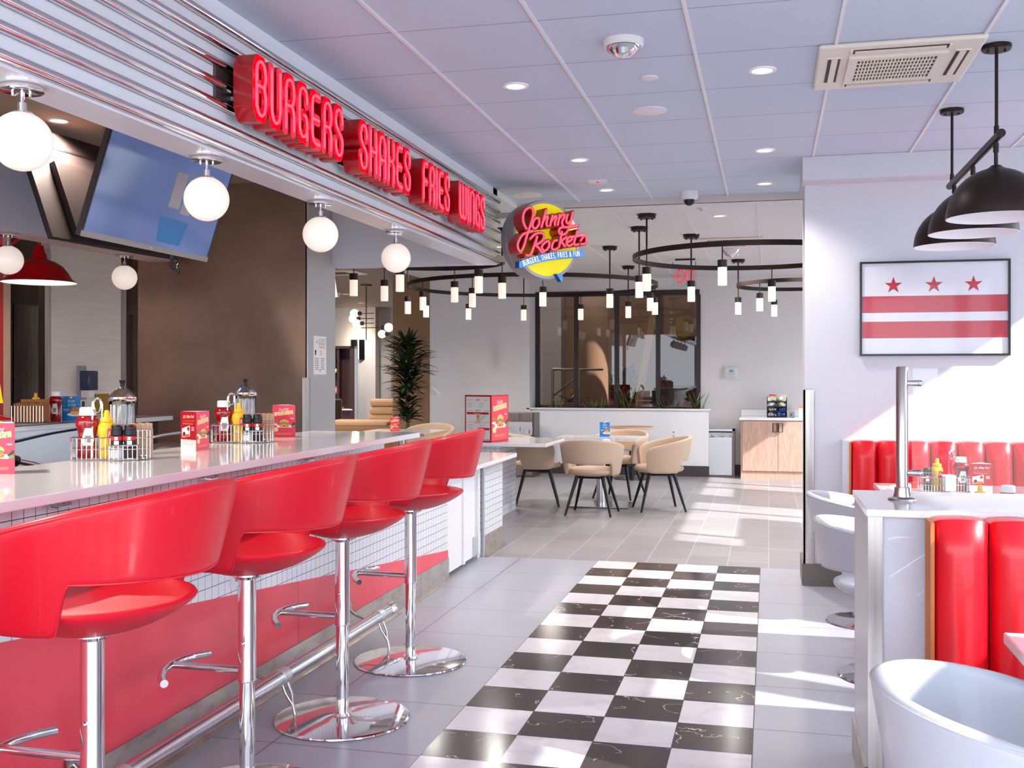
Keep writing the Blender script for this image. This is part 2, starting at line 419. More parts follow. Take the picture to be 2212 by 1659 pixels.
# window wall on the right (outside the picture), openings as (y0, y1, z0, z1)
w = MB().m('wall_paint'); X0, X1 = 2.65, 2.8
ops = [(-1.3, 1.0, .1, 2.62), (1.15, 2.3, 2.36, 2.62), (2.3, 2.9, 2.05, 2.66), (2.95, 3.95, .9, 2.42), (4.2, 4.4, .3, 2.6), (4.4, 4.95, 2.2, 2.66), (4.95, 5.52, .3, 2.66),
       (5.80, 6.1, .3, 2.66), (6.1, 6.5, 2.3, 2.66), (6.6, 7.25, .3, 2.68), (7.86, 8.02, .1, 2.64), (8.02, 8.38, 2.1, 2.64), (8.43, 9.72, 2.15, 2.64), (9.72, 10.1, .1, 2.64),
       (10.15, 10.8, .1, 2.64), (11.5, 12.4, 2.25, 2.64), (12.45, 13.0, .1, 2.64), (13.05, 14.4, .1, 2.64)]
y = -1.6
for a, b, z0, z1 in ops:
    if a > y + 1e-4: w.box(X0, X1, y, a, 0, 2.9)
    w.box(X0, X1, a, b, 0, z0).box(X0, X1, a, b, z1, 2.9); y = b
w.box(X0, X1, y, 15.55, 0, 2.9)
struct('wall_right', w)
# glazed front behind the camera
w = MB().m('wall_paint').box(-6.6, 2.8, -1.7, -1.6, 2.75, 2.93)
for x in (-6.6, -4.4, -2.2, 0., 1.4, 2.7): w.box(x, x + .1, -1.7, -1.6, 0, 2.75)
struct('wall_front', w)
# lobby beyond
sbox('wall_lobby_back', 'lobby_wall', -13.5, -9.9, 24.6, 24.8, 0, 2.85)
sbox('wall_lobby_left', 'lobby_wall', -13.5, -13.3, 12, 24.6, 0, 2.85)
struct('wall_lobby_inner', MB().m('lobby_wall').box(-8.6, -8.0, 20.7, 20.9, 0, 2.85).box(-9.5, -8.6, 20.7, 20.9, 0, 2.85).m('peach_wall').box(-10.4, -9.2, 20.5, 20.7, 1.9, 2.85))
sbox('wall_lobby_pier', 'grey_wall', -8.10, -7.80, 21.1, 21.3, 0, 2.85)
sbox('window_4', 'window_frame', -9.9, -9.84, 24.5, 24.6, 0, 2.85)

# ------------------------------------------------------------------ far window and the stair hall behind it
f = MB().m('window_frame')
WX = [-3.40, -2.78, -2.175, -1.57, -.985]
f.box(-3.40, -.97, 15.38, 15.46, 2.60, 2.672).box(-3.40, -.97, 15.38, 15.46, .86, .92)
for i, x in enumerate(WX): f.box(x - (.0 if i == 0 else .03), x + (.06 if i == 0 else .03), 15.38, 15.46, .92, 2.60)
wf = struct('window_1', f)
for i in range(4):
    MB().m('window_glass').box(WX[i] + .02, WX[i + 1] - .02, 15.425, 15.429, .90, 2.62).build('pane', wf)
struct('floor.001', MB().m('atrium_beige').box(-5, 3, 15.55, 24, -.1, 0))
sbox('wall_atrium_back', 'atrium_beige', -5, 3, 22, 22.2, 0, 5)
sbox('wall_atrium_white', 'atrium_white', -4.92, -4.2, 21.5, 21.9, 0, 5)
sbox('wall_atrium_left', 'atrium_beige', -5.0, -4.92, 15.6, 22, 0, 5)
struct('wall_atrium_column', MB().m('atrium_beige').lathe([(.24, 0), (.24, 5)], (-2.72, 16.6, 0), 32))
s = MB().m('carpet')
for k in range(12): s.box(-2.0, -.72, 17.2 + .28 * k, 17.2 + .28 * (k + 1) + .4, 0, .3 + .17 * k)
s.m('atrium_beige').prism([(17.0, .3), (17.2, 1.1), (20.7, 3.4), (20.7, 0), (17.0, 0)], -2.12, -2.0, 'x').prism([(17.0, .3), (17.2, 1.1), (20.7, 3.4), (20.7, 0), (17.0, 0)], -.72, -.6, 'x')
struct('trim_12', s)
sbox('trim_13', 'atrium_white', -.55, .6, 18.6, 18.7, 0, 2.2)
sbox('trim_14', 'atrium_beige', -3.38, -.98, 15.5, 15.7, 0, .98)
sbox('ceiling.005', 'atrium_beige', -5, 3, 15.55, 22, 3.6, 3.7)
sbox('wall_atrium_right', 'atrium_beige', 2.9, 3.0, 15.55, 22, 0, 3.6)
h = thing('stair_handrail', 'brushed steel handrail on posts behind the left pane of the dark window', 'handrail', (-3.3, 16.2, 0))
MB().m('soft_chrome').cyl((0, 0, 1.52), (.8, 0, 1.52), .02).cyl((0, .02, 1.1), (.45, .02, 1.46), .016).build('top_rail', h)
for x in (0, .42): MB().m('soft_chrome').cyl((x, 0, 0), (x, 0, 1.52), .022).build('post', h)
# ------------------------------------------------------------------ lights in the room
def downlight(x, y, z, label, grp):
    d = thing('recessed_downlight', label, 'ceiling light', (x, y, z), 0, grp)
    MB().m('lamp_white').lathe([(.048, -.001), (.05, -.006), (.064, -.006), (.066, 0)], n=28).build('trim_ring', d)
    MB().m('downlight_glow').lathe([(0, -.0025), (.05, -.002)], n=24).build('lens', d)
    return d
DL = [(-1.237, 5.144, 'round recessed ceiling light above the bar aisle, nearest on the sign side'), (-.029, 5.157, 'round recessed ceiling light beside the square air unit'),
      (-1.248, 7.023, 'round recessed ceiling light left of the aisle, second from the camera'), (-.025, 7.004, 'round recessed ceiling light between the air unit and the white wall corner'),
      (-1.242, 8.222, 'round recessed ceiling light behind the small red-lensed sensor'), (-.029, 8.228, 'round recessed ceiling light just before the ceiling step beside the wall corner')]
for x, y, l in DL: downlight(x, y, 2.9, l, 'recessed lights in the aisle ceiling')
downlight(-.424, 9.476, 2.85, 'round recessed ceiling light just beyond the dome camera', 'recessed lights in the far ceiling')
downlight(-.404, 12.6, 2.85, 'round recessed ceiling light under the far glass-domed alarm', 'recessed lights in the far ceiling')
downlight(.35, 11.7, 2.85, 'round recessed ceiling light right of the far air unit', 'recessed lights in the far ceiling')
downlight(-4.029, 5.335, 2.93, 'recessed light glowing in the brown ceiling behind the first globe lamp', 'recessed light over the bar')
for i, (px, py) in enumerate([(-6.1, 12.6), (-6.9, 13.6), (-7.2, 14.8), (-6.0, 14.6), (-5.5, 12.0), (-7.9, 16.0), (-7.2, 17.2), (-6.6, 18.4), (-8.6, 18.4), (-7.8, 19.4)]):
    downlight(px, py, 2.85, 'small recessed light in the dark lobby ceiling beyond the bar', 'recessed lights in the lobby ceiling')
def lamp(kind, loc, energy, color=(1, .9, .8), size=.1, rot=(0, 0, 0), spot=None):
    l = bpy.data.lights.new('lamp_light', kind); l.energy = energy; l.color = color
    if kind == 'AREA': l.size = size
    else: l.shadow_soft_size = size
    if spot: l.spot_size = R(spot); l.spot_blend = .6
    o = bpy.data.objects.new('lamp_light', l); C.objects.link(o); o.location = loc; o.rotation_euler = rot; return o
for x, y, l in ((-3.9, 12.0, 'recessed fill light added near the far left wall, seen past the canopy'), (-2.9, 11.2, 'recessed fill light added over the left ring lamps, beside the round sign')):
    downlight(x, y, 2.85, l, 'recessed lights in the far ceiling'); lamp('SPOT', (x, y, 2.83), 100, (1, .95, .9), spot=165, size=.05)  # both fixtures and their spots are added to brighten the far left area
for x, y, l in DL: lamp('SPOT', (x, y, 2.88), 40 if y < 6 else 70, (1, .92, .84), spot=120, size=.05)
for x, y in ((-.424, 9.476), (-.404, 12.6), (.35, 11.7)): lamp('SPOT', (x, y, 2.83), 150, (1, .95, .9), spot=150, size=.05)
lamp('SPOT', (-4.029, 5.335, 2.91), 300, spot=150, size=.05); lamp('SPOT', (-3.3, 2.4, 2.91), 260, spot=150, size=.05)
for x, y in [(-6.1, 12.6), (-7.2, 14.8), (-7.2, 17.2), (-7.8, 19.4)]: lamp('SPOT', (x, y, 2.83), 220, spot=150, size=.05)
downlight(-5.7, 8.6, 2.93, 'recessed fill light added over the kitchen panel', 'recessed light over the bar'); lamp('SPOT', (-5.7, 8.6, 2.91), 300, (1, .86, .7), spot=150, size=.05); lamp('SPOT', (-7.1, 8.4, 2.91), 60, (1, .86, .7), spot=150, size=.05)  # warm spots added, with a fixture, to brighten the kitchen
lamp('POINT', (-3.9, 19, 3.0), 45, (.9, .95, 1), .2); lamp('POINT', (.3, 17.2, 2.9), 20, (.9, .95, 1), .2)  # points added without any fixture to light the stair hall behind the window
# ================================================================== BAR
BX = -2.183
bar = thing('bar_counter', 'long white-topped bar counter with white mosaic tile front and slanting red lower panel', 'bar counter', (0, 0, 0))
MB().m('quartz').box(-2.655, -1.97, -1.5, 5.81, 1.079, 1.11).build('countertop', bar, bevel=.003)
MB().m('bar_tile').box(-2.30, BX, -1.5, 5.79, .0, 1.079).box(-2.30, BX, 5.79, 7.03, .0, .729).build('tile_front', bar)
zt = lambda yy: .662 - .1017 * (yy - 2.63)
MB().m('red_panel').prism([(-1.5, .165), (7.032, .165), (7.032, zt(7.03)), (-1.5, zt(-1.5))], BX, BX + .006, 'x').m('red_seam').box(BX + .006, BX + .0065, 4.62, 4.622, .165, zt(4.62)).build('lower_panel', bar)
k = MB().m('kick_steel').box(BX, BX + .012, -1.5, 7.034, .012, .165).prism([(BX + .0, 0), (BX + .028, 0), (BX + .028, .006), (BX + .012, .016), (BX, .016)], -1.5, 7.045, 'y')
k.m('dark_steel').box(BX + .012, BX + .0125, 4.09, 4.093, .02, .165).box(BX + .012, BX + .0125, 6.42, 6.422, .02, .165); k.build('kick_plate', bar)
MB().m('stainless').box(-2.7, -2.30, -1.5, 5.75, 0, 1.06).build('back_cladding', bar)
MB().m('bar_tile').box(-2.655, -2.30, 5.75, 7.03, 0, .70).build('end_block', bar)
for i, yy in enumerate([1.95, 2.86, 3.77, 4.68]):
    MB().m('chrome').tube([(BX, yy - .045, 1.035), (BX + .03, yy - .045, 1.04), (BX + .042, yy - .03, 1.035), (BX + .042, yy + .03, 1.035), (BX + .03, yy + .045, 1.04), (BX, yy + .045, 1.035)], .006).build('bag_hook', bar)
MB().m('device_white').box(BX, BX + .008, 3.98, 4.06, .555, .665).m('print_grey').box(BX + .008, BX + .0085, 4.01, 4.03, .575, .59).box(BX + .008, BX + .0085, 4.01, 4.03, .625, .64).build('outlet_plate', bar)
gate = thing('bar_gate', 'plain white hinged service gate closing the gap after the tiled bar', 'gate', (0, 0, 0))
MB().m('device_white').box(-2.215, BX - .002, 7.04, 7.40, .05, .728).box(-2.215, BX - .012, 7.44, 7.83, .05, .728).build('door_leaf', gate)
MB().m('white_paint').box(-2.2, BX + .012, 7.395, 7.44, .05, .728).box(-2.2, BX + .012, 7.80, 7.84, .06, .728).build('cover_strip', gate)
for yy in (7.72, 7.86): MB().m('light_steel').box(BX - .012, BX - .002, yy, yy + .06, .06, .20).build('hinge', gate)
post = thing('tiled_counter_end', 'white mosaic tiled end block with steel base under the lowered counter', 'counter', (0, 0, 0))
MB().m('bar_tile').box(-2.9, BX - .03, 7.93, 8.02, .0, .729).box(-2.9, BX - .005, 8.02, 8.62, .0, .729).build('tile_body', post)
MB().m('light_steel').box(BX - .012, BX, 8.00, 8.03, 0, .729).build('corner_trim', post)
MB().m('kick_steel').box(BX - .008, BX + .004, 8.03, 8.64, .0, .165).prism([(BX, 0), (BX + .03, 0), (BX + .03, .006), (BX, .02)], 8.03, 8.65, 'y').build('kick_plate', post)
low = thing('lowered_counter', 'white quartz lowered counter top past the fourth red stool', 'counter', (0, 0, 0))
MB().m('quartz').box(-2.72, -2.12, 5.86, 8.86, .73, .765).build('countertop', low, bevel=.003)
MB().m('bar_tile').box(-2.66, -2.30, 5.84, 5.9, .71, .73).build('bracket', low)
hc = thing('menu_counter', 'white quartz counter top holding the big red menu', 'counter', (0, 0, 0))
MB().m('quartz').box(-3.3, -2.12, 10.08, 11.05, .729, .765).build('countertop', hc, bevel=.003)
MB().m('bar_tile').box(-3.25, -2.63, 10.25, 10.95, 0, .729).build('tile_body', hc)
MB().m('chrome').tube([(-2.98, 10.22, .70), (-2.95, 10.18, .705), (-2.86, 10.18, .70), (-2.83, 10.22, .67), (-2.83, 10.24, .60)], .012).build('gate_latch', hc)
# foot rail
rail = thing('foot_rail', 'steel foot rail tube running along the foot of the bar', 'foot rail', (0, 0, 0))
MB().m('soft_chrome').cyl((-2.0, -1.5, .17), (-2.0, 5.40, .17), .030, n=24).build('tube', rail)
MB().m('chrome').lathe([(.034, 0), (.036, .02), (.036, .055), (.03, .06), (0, .06)], n=24, T=Matrix.Translation((-2.0, 5.37, .17)) @ Matrix.Rotation(R(-90), 4, 'X')).build('end_cap', rail)
for yy in (.65, 1.8, 2.94, 4.09, 5.22):
    MB().m('light_steel').lathe([(.0335, -.03), (.0335, .03)], n=20, T=Matrix.Translation((-2.0, yy, .17)) @ Matrix.Rotation(R(90), 4, 'X')).build('collar', rail)
    b = MB().m('stainless').tube([(-2.0, yy, .14), (-1.985, yy, .10), (-1.95, yy, .05), (-1.94, yy, .008)], .007).tube([(-1.975, yy, .145), (-1.955, yy, .10), (-1.95, yy, .05)], .006)
    b.tube([(-2.03, yy, .165), (-2.08, yy, .15), (-2.13, yy, .17), (-2.168, yy, .20)], .007).lathe([(.02, 0), (.022, .005), (0, .006)], (-1.935, yy, 0), 14, sx=1.6)
    b.lathe([(.034, 0), (.034, .006), (.012, .008), (0, .008)], n=18, T=Matrix.Translation((BX + .013, yy, .205)) @ Matrix.Rotation(R(90), 4, 'Y')); b.build('bracket', rail)

# ------------------------------------------------------------------ tub seats (bar stools, dining chairs, tub chairs share this shell)
def tub(p):
    """rear at +x. p: rear/side/front top, gap and side bottom heights, radii"""
    A = p.get('A', 128)
    th = sorted(set([i * 4 for i in range(-A // 4, A // 4 + 1)] + [s_ * t_ for s_ in (-1, 1) for t_ in (p['g0'] - 6, p['g0'] - 3, p['g0'], p['g0'] + 2, p['g0'] + 4, p['g0'] + 6, p['g0'] + 8, p['g0'] + 10, A - 6, A - 3, A - 1.2, A)]))
    th = [t for t in th if -A <= t <= A]
    K = 9; vs = []; fs = []
    def ztop(t):
        u = abs(t) / A
        z = p['zt'] + (p['zf'] - p['zt']) * (u ** 1.7)
        e = A - abs(t)
        if e < 14: z -= .055 * (1 - math.sqrt(max(0, 1 - (1 - e / 14) ** 2)))
        return z
    def zbot(t):
        x = (abs(t) - p['g0']) / 9.; x = min(1, max(0, x)); x = x * x * (3 - 2 * x)
        z = p['zg'] + (p['zs'] - p['zg']) * x + (.012 * (abs(t) / p['g0']) if abs(t) < p['g0'] else .012 * (1 - x))
        e = A - abs(t)
        if e < 14: z += .03 * (1 - math.sqrt(max(0, 1 - (1 - e / 14) ** 2)))
        return z
    def rad(t, z):
        s_ = (z - p['zs']) / (p['zt'] - p['zs']); c_ = abs(math.cos(R(t) / 2))
        return p['r0'] + (p['r1'] - p['r0']) * (max(0, s_) ** .8) * (.55 + .45 * c_) + (p.get('rr', 0)) * max(0, math.cos(R(t)))
    for t in th:
        a, b = zbot(t), ztop(t)
        for k in range(K + 1):
            z = a + (b - a) * k / K; r_ = rad(t, z)
            vs.append((r_ * math.cos(R(t)), r_ * math.sin(R(t)), z))
    for i in range(len(th) - 1):
        for k in range(K):
            q = i * (K + 1) + k; fs.append((q, q + K + 1, q + K + 2, q + 1))
    rim = [((rad(t, ztop(t)) + .0135) * math.cos(R(t)), (rad(t, ztop(t)) + .0135) * math.sin(R(t)), ztop(t) - .012) for t in th if abs(t) < A - 4]
    gap = [((rad(t, zbot(t)) + .016) * math.cos(R(t)), (rad(t, zbot(t)) + .016) * math.sin(R(t)), zbot(t) + .004) for t in th if abs(t) <= p['g0'] + 10]
    return vs, fs, rim, gap
def tub_parts(root, p, mt, mseat, name='backrest'):
    vs, fs, rim, gap = tub(p)
    o = MB().m(mt).add(vs, fs).build(name, root, solid=p.get('th', .032), sub=1)
    pm = MB().m(mt).tube(rim, .0032, 6).tube(gap, .003, 6); pm.build('piping', o)
    pr = p['seat']; MB().m(mseat).lathe(pr, n=40).build('seat', root, sub=1)
STOOL = dict(zt=1.178, zf=1.02, zg=.935, zs=.815, g0=64, r0=.262, r1=.365, A=126, th=.034,
             seat=[(0, .762), (.06, .763), (.14, .782), (.21, .812), (.262, .846), (.272, .858), (.262, .868), (.2, .866), (.1, .86), (0, .858)])
def make_stool():
    s = thing('bar_stool', '', 'bar stool', (0, 0, 0), 0, 'red bar stools along the bar')
    tub_parts(s, STOOL, 'red_vinyl', 'red_vinyl')
    MB().m('chrome').lathe([(.0, .0), (.281, .0), (.283, .004), (.281, .009), (.268, .012), (.1, .016), (.04, .02), (.036, .03), (0, .03)], n=56).build('base_plate', s)
    MB().m('chrome').cyl((0, 0, .02), (0, 0, .42), .0262, n=28).build('post', s)
    MB().m('chrome').lathe([(.0305, .395), (.0315, .40), (.0305, .405), (.0305, .745), (.06, .76), (.06, .768), (0, .768)], n=28).build('sleeve', s)
    f = MB().m('chrome').cyl((-.02, 0, .43), (-.29, 0, .432), .0125, n=14)
    f.tube([(-.20, -.19, .424), (-.235, -.15, .428), (-.268, -.09, .432), (-.288, -.02, .433), (-.288, .05, .433), (-.268, .12, .432), (-.24, .17, .43)], .0135, 14).sphere((.0, -.0315, .53), .007, 10, 6)
    f.build('footrest', s)
    return s
labels = ['red tub bar stool nearest the camera, its wide back filling the lower left', 'red tub bar stool, second from the camera, its round base cut by the picture bottom',
          'third red tub bar stool from the camera, its whole chrome base in view', 'red tub bar stool farthest from the camera, standing by the end of the bar']
st0 = make_stool(); st0['label'] = labels[0]; st0.location = (-1.74, 2.44, 0)
for l, yy in zip(labels[1:], (3.29, 4.12, 5.03)): dup(st0, l, (-1.74 if yy < 5 else -1.755, yy, 0))

# ------------------------------------------------------------------ fascia tubes and signs
for k in range(7):
    z = 1.448 + .885 + .079 * k
    tb = MB().m('chrome').tube([(FX + .016, -1.5, z), (FX + .016, 8.01, z), (FX + .012, 8.03, z), (FX + .0, 8.038, z), (FX - .05, 8.04, z), (FX - .3, 8.04, z)], .0165, 16)
    if k == 0:
        tubes = thing('fascia_tubes', 'seven horizontal chrome tubes banding the white canopy fascia', 'wall trim', (0, 0, 0))
    tb.build('chrome_tube', tubes)
# backing dark rail behind the words
MB().m('dark_steel').box(FX, FX + .012, 3.66, 7.25, 2.50, 2.66).build('mounting_rail', tubes)
G = {
 'B': [[(0, .15), (0, .85), (.25, 1), (.75, 1), (1, .85), (1, .64), (.8, .54), (1, .42), (1, .15), (.75, 0), (.25, 0), (0, .15)], [(0, .54), (.8, .54)]],
 'U': [[(0, 1), (0, .18), (.25, 0), (.75, 0), (1, .18), (1, 1)]],
 'R': [[(0, 0), (0, .85), (.25, 1), (.75, 1), (1, .85), (1, .62), (.75, .48), (0, .48)], [(.75, .48), (1, .36), (1, 0)]],
 'G': [[(1, .7), (1, .85), (.75, 1), (.25, 1), (0, .85), (0, .15), (.25, 0), (.75, .02), (1, .15), (1, .36), (.75, .46), (.55, .46)], [(1, .15), (1, -.04)]],
 'E': [[(1, 1), (.25, 1), (0, .85), (0, .15), (.25, 0), (1, 0)], [(0, .5), (.9, .5)]],
 'S': [[(1, .7), (1, .85), (.75, 1), (.25, 1), (0, .85), (0, .66), (.2, .56), (.8, .44), (1, .34), (1, .15), (.75, 0), (.25, 0), (0, .15), (0, .3)]],
 'H': [[(0, 0), (0, 1)], [(1, 0), (1, 1)], [(0, .5), (1, .5)]],
 'A': [[(0, 0), (0, .82), (.25, 1), (.75, 1), (1, .82), (1, 0)], [(0, .42), (1, .42)]],
 'K': [[(0, 0), (0, 1)], [(1, 1), (1, .66), (.8, .52), (0, .5)], [(.8, .5), (1, .38), (1, 0)]],
 'F': [[(0, 0), (0, .85), (.25, 1), (1, 1)], [(0, .5), (.9, .5)]],
 'I': [[(.5, 0), (.5, 1)]],
 'W': [[(0, 1), (0, .12), (.2, 0), (.35, 0), (.5, .12), (.5, 1)], [(.5, .12), (.65, 0), (.8, 0), (1, .12), (1, 1)]],
 'N': [[(0, 0), (0, .95)], [(0, .9), (.3, 1), (.75, 1), (1, .85), (1, 0)]],
}
WID = {'I': .0, 'W': .125, 'N': .075}
def word(txt, y0, y1, label):
    t = thing('channel_letter_sign', label, 'sign', (0, 0, 0), 0, 'red words on the canopy fascia')
    r = .025; zb = 2.469; h = .212
    tot = sum(WID.get(c_, .07) + 2 * r for c_ in txt); k = (y1 - y0) / tot; y = y0
    for c_ in txt:
        w = WID.get(c_, .07) * k; mb = MB().m('sign_red'); nb = MB().m('neon_tube'); rr = r * k if k < 1 else r * min(k, 1.06)
        for st in G[c_]:
            pts = [(y + r * k + a * w, zb + b * h) for a, b in st]
            for a, b in zip(pts, pts[1:]): mb.stadium(a, b, rr, -2.035, -1.952, 'neon_face')
            # rounded corners for the tube
            q = []
            for i, p in enumerate(pts):
                if 0 < i < len(pts) - 1:
                    a, b = Vector(pts[i - 1]), Vector(pts[i + 1]); p = Vector(p)
                    q += [p.lerp(a, min(.35, .012 / max((p - a).length, 1e-6))), p.lerp(b, min(.35, .012 / max((p - b).length, 1e-6)))]
                else: q.append(Vector(p))
            nb.tube([(-1.949, a.x, a.y) for a in q], .0062, 8)
        o = mb.build('letter', t); nb.build('neon_tube', o); y += w + 2 * r * k
    sp = MB().m('light_steel')
    for yy in (y0 + .06, (y0 + y1) / 2, y1 - .06): sp.box(FX + .01, -2.036, yy - .02, yy + .02, 2.53, 2.545)
    sp.build('standoff', t)
word('BURGERS', 3.735, 4.64, 'red channel letters reading BURGERS on the fascia')
word('SHAKES', 4.82, 5.60, 'red channel letters reading SHAKES on the fascia')
word('FRIES', 5.79, 6.34, 'red channel letters reading FRIES on the fascia')
word('WINGS', 6.53, 7.18, 'red channel letters reading WINGS on the fascia, farthest word')

# round blade sign on the canopy corner
T0 = plane((-1.659, 7.902, 2.479), (.70711, .70711, 0), (0, 0, 1))   # local x right, y up, z towards the viewer
sg = thing('round_blade_sign', 'round yellow double-sided sign with red script letters and blue banner at canopy corner', 'sign', (0, 0, 0))
MB(T0).m('sign_grey').lathe([(.28, -.17), (.305, -.168), (.305, -.10), (.30, -.095), (.30, -.085), (.305, -.08), (.305, -.012), (.30, 0)], n=72).m('sign_rim').lathe([(.30, 0), (.30, .004), (.278, .004), (.278, 0)], n=72).build('drum', sg)
MB(T0).m('sign_yellow').lathe([(.279, .001), (.279, .0025)], n=72).build('yellow_face', sg)
MB(T0).m('sign_yellow').lathe([(.279, -.1725), (.279, -.170)], n=72).build('yellow_face', sg)
JS = {
'J': [(-.252, .05), (-.276, .09), (-.284, .131), (-.272, .178), (-.242, .207), (-.215, .214), (-.198, .201), (-.193, .172), (-.203, .125), (-.22, .078), (-.237, .035), (-.257, -.021), (-.272, -.067), (-.291, -.106), (-.306, -.121), (-.323, -.106), (-.33, -.071), (-.318, -.037), (-.291, .002), (-.257, .021), (-.193, .042)],
'o': [(-.143, .142), (-.173, .136), (-.195, .105), (-.198, .075), (-.178, .059), (-.153, .079), (-.14, .109), (-.143, .142)],
'h': [(-.078, .21), (-.098, .146), (-.121, .072)], 'h2': [(-.108, .115), (-.078, .156), (-.062, .155), (-.076, .105), (-.063, .081)],
'n': [(-.02, .173), (-.045, .084)], 'n2': [(-.032, .125), (0, .164), (.015, .163), (0, .119), (.003, .094)],
'm': [(.046, .186), (.026, .098)], 'm2': [(.038, .148), (.072, .185), (.09, .179), (.066, .124), (.079, .095)],
'y': [(.118, .192), (.105, .14), (.118, .12), (.142, .138)],
'y2': [(.167, .213), (.146, .139), (.118, .064), (.079, .032), (.046, .038), (.038, .063), (.059, .085), (.11, .091), (.214, .11)],
'R': [(-.158, .003), (-.173, -.04), (-.193, -.087), (-.213, -.13), (-.237, -.147), (-.257, -.141)],
'R2': [(-.222, -.022), (-.183, .014), (-.143, .03), (-.108, .027), (-.097, .007), (-.113, -.028), (-.148, -.051), (-.173, -.059), (-.143, -.084), (-.118, -.114), (-.098, -.107)],
'p': [(-.058, -.022), (-.093, -.043), (-.116, -.07), (-.108, -.095), (-.083, -.099), (-.058, -.075), (-.049, -.045), (-.058, -.022)],
'c': [(.023, -.015), (-.002, -.02), (-.023, -.051), (-.025, -.079), (-.005, -.089), (.028, -.074)],
'k': [(.066, .056), (.059, .026), (.049, -.021), (.037, -.069)], 'k2': [(.11, .017), (.064, -.018), (.079, -.041), (.097, -.059)],
'e': [(.115, -.026), (.154, -.002), (.157, .018), (.133, .017), (.111, -.009), (.11, -.039), (.136, -.05), (.164, -.033)],
't': [(.21, .071), (.19, .014), (.178, -.021), (.188, -.04), (.222, -.031)], 't2': [(.157, .021), (.214, .03), (.271, .043)],
's': [(.237, -.007), (.277, .041), (.294, .012), (.285, -.021), (.237, -.031)]}
def smooth(pts, n=5):
    out = []; P = [Vector(p).to_3d() for p in pts]; P = [P[0]] + P + [P[-1]]
    for i in range(1, len(P) - 2):
        a, b, c_, d = P[i - 1:i + 3]
        for k in range(n):
            t = k / n; out.append(.5 * ((2 * b) + (c_ - a) * t + (2 * a - 5 * b + 4 * c_ - d) * t * t + (3 * b - a - 3 * c_ + d) * t ** 3))
    out.append(P[-2]); return out
# permutation so that stadium's x axis is the sign's normal
PX = Matrix(((0, 1, 0, 0), (0, 0, 1, 0), (1, 0, 0, 0), (0, 0, 0, 1)))
for grp in (('J',), ('o',), ('h', 'h2'), ('n', 'n2'), ('m', 'm2'), ('y', 'y2'), ('R', 'R2'), ('p',), ('c',), ('k', 'k2'), ('e',), ('t', 't2'), ('s',)):
    mb = MB(T0 @ PX).m('sign_red'); nb = MB(T0).m('neon_tube')
    for gk in grp:
        pts = smooth(JS[gk], 3)
        for a, b in zip(pts, pts[1:]): mb.stadium((a.x, a.y), (b.x, b.y), .0135, .004, .115, 'sign_red', 5)
        nb.tube([(a.x, a.y, .117) for a in smooth(JS[gk])], .0085, 8)
    o = mb.build('letter', sg); nb.build('neon_tube', o)
bn = [(-.281, -.187), (-.218, -.163), (-.155, -.142), (-.08, -.121), (-.003, -.103), (.075, -.089), (.151, -.081), (.22, -.075), (.298, -.070), (.312, -.08), (.314, -.097), (.308, -.112), (.298, -.12), (.24, -.128), (.177, -.136), (.09, -.148), (-.003, -.163), (-.08, -.181), (-.155, -.201), (-.21, -.218), (-.264, -.234), (-.278, -.234), (-.283, -.225)]
b = MB(T0).m('sign_blue_side').prism(bn[::-1], .003, .06, 'z', capm='sign_blue'); o = b.build('banner', sg)
tx = MB(T0).m('sign_cream'); txt = 'BURGERS, SHAKES, FRIES & FUN'
import bisect
top = bn[:9]; bot = bn[12:21][::-1]
mid = [((a[0] + b_[0]) / 2, (a[1] + b_[1]) / 2) for a, b_ in zip(top, bot)]
L = [0]
for a, b_ in zip(mid, mid[1:]): L.append(L[-1] + math.dist(a, b_))
adv = {' ': .45, ',': .4, 'I': .45, '&': 1.1}; tot = sum(adv.get(c_, .9) for c_ in txt); s_ = .022; 
for c_ in txt:
    w_ = adv.get(c_, .9) * (L[-1] - .05) / tot; s_ += w_ / 2
    i = min(max(bisect.bisect(L, s_) - 1, 0), len(mid) - 2); t_ = (s_ - L[i]) / (L[i + 1] - L[i]); p = Vector(mid[i]).lerp(Vector(mid[i + 1]), t_)
    a_ = math.atan2(mid[i + 1][1] - mid[i][1], mid[i + 1][0] - mid[i][0]); s_ += w_ / 2
    if c_ == ' ': continue
    Tt = Matrix.Translation((p.x, p.y, .0615)) @ Matrix.Rotation(a_, 4, 'Z')
    for dx in (-.0006, .0006): MB.text(tx, c_, .062, Tt @ Matrix.Translation((dx, 0, 0)), sx=.46)
tx.build('lettering', o)
MB(T0).m('sign_blue_side').prism([(.06, -.262), (.118, -.262), (.118, -.318), (.105, -.322)], .0, .05, 'z', capm='sign_blue').build('arrow_tail', sg)
for z in (2.352, 2.69): MB().m('sign_rim').box(-2.08, -1.80, 7.975, 8.0, z - .022, z + .022).build('mounting_bracket', sg)

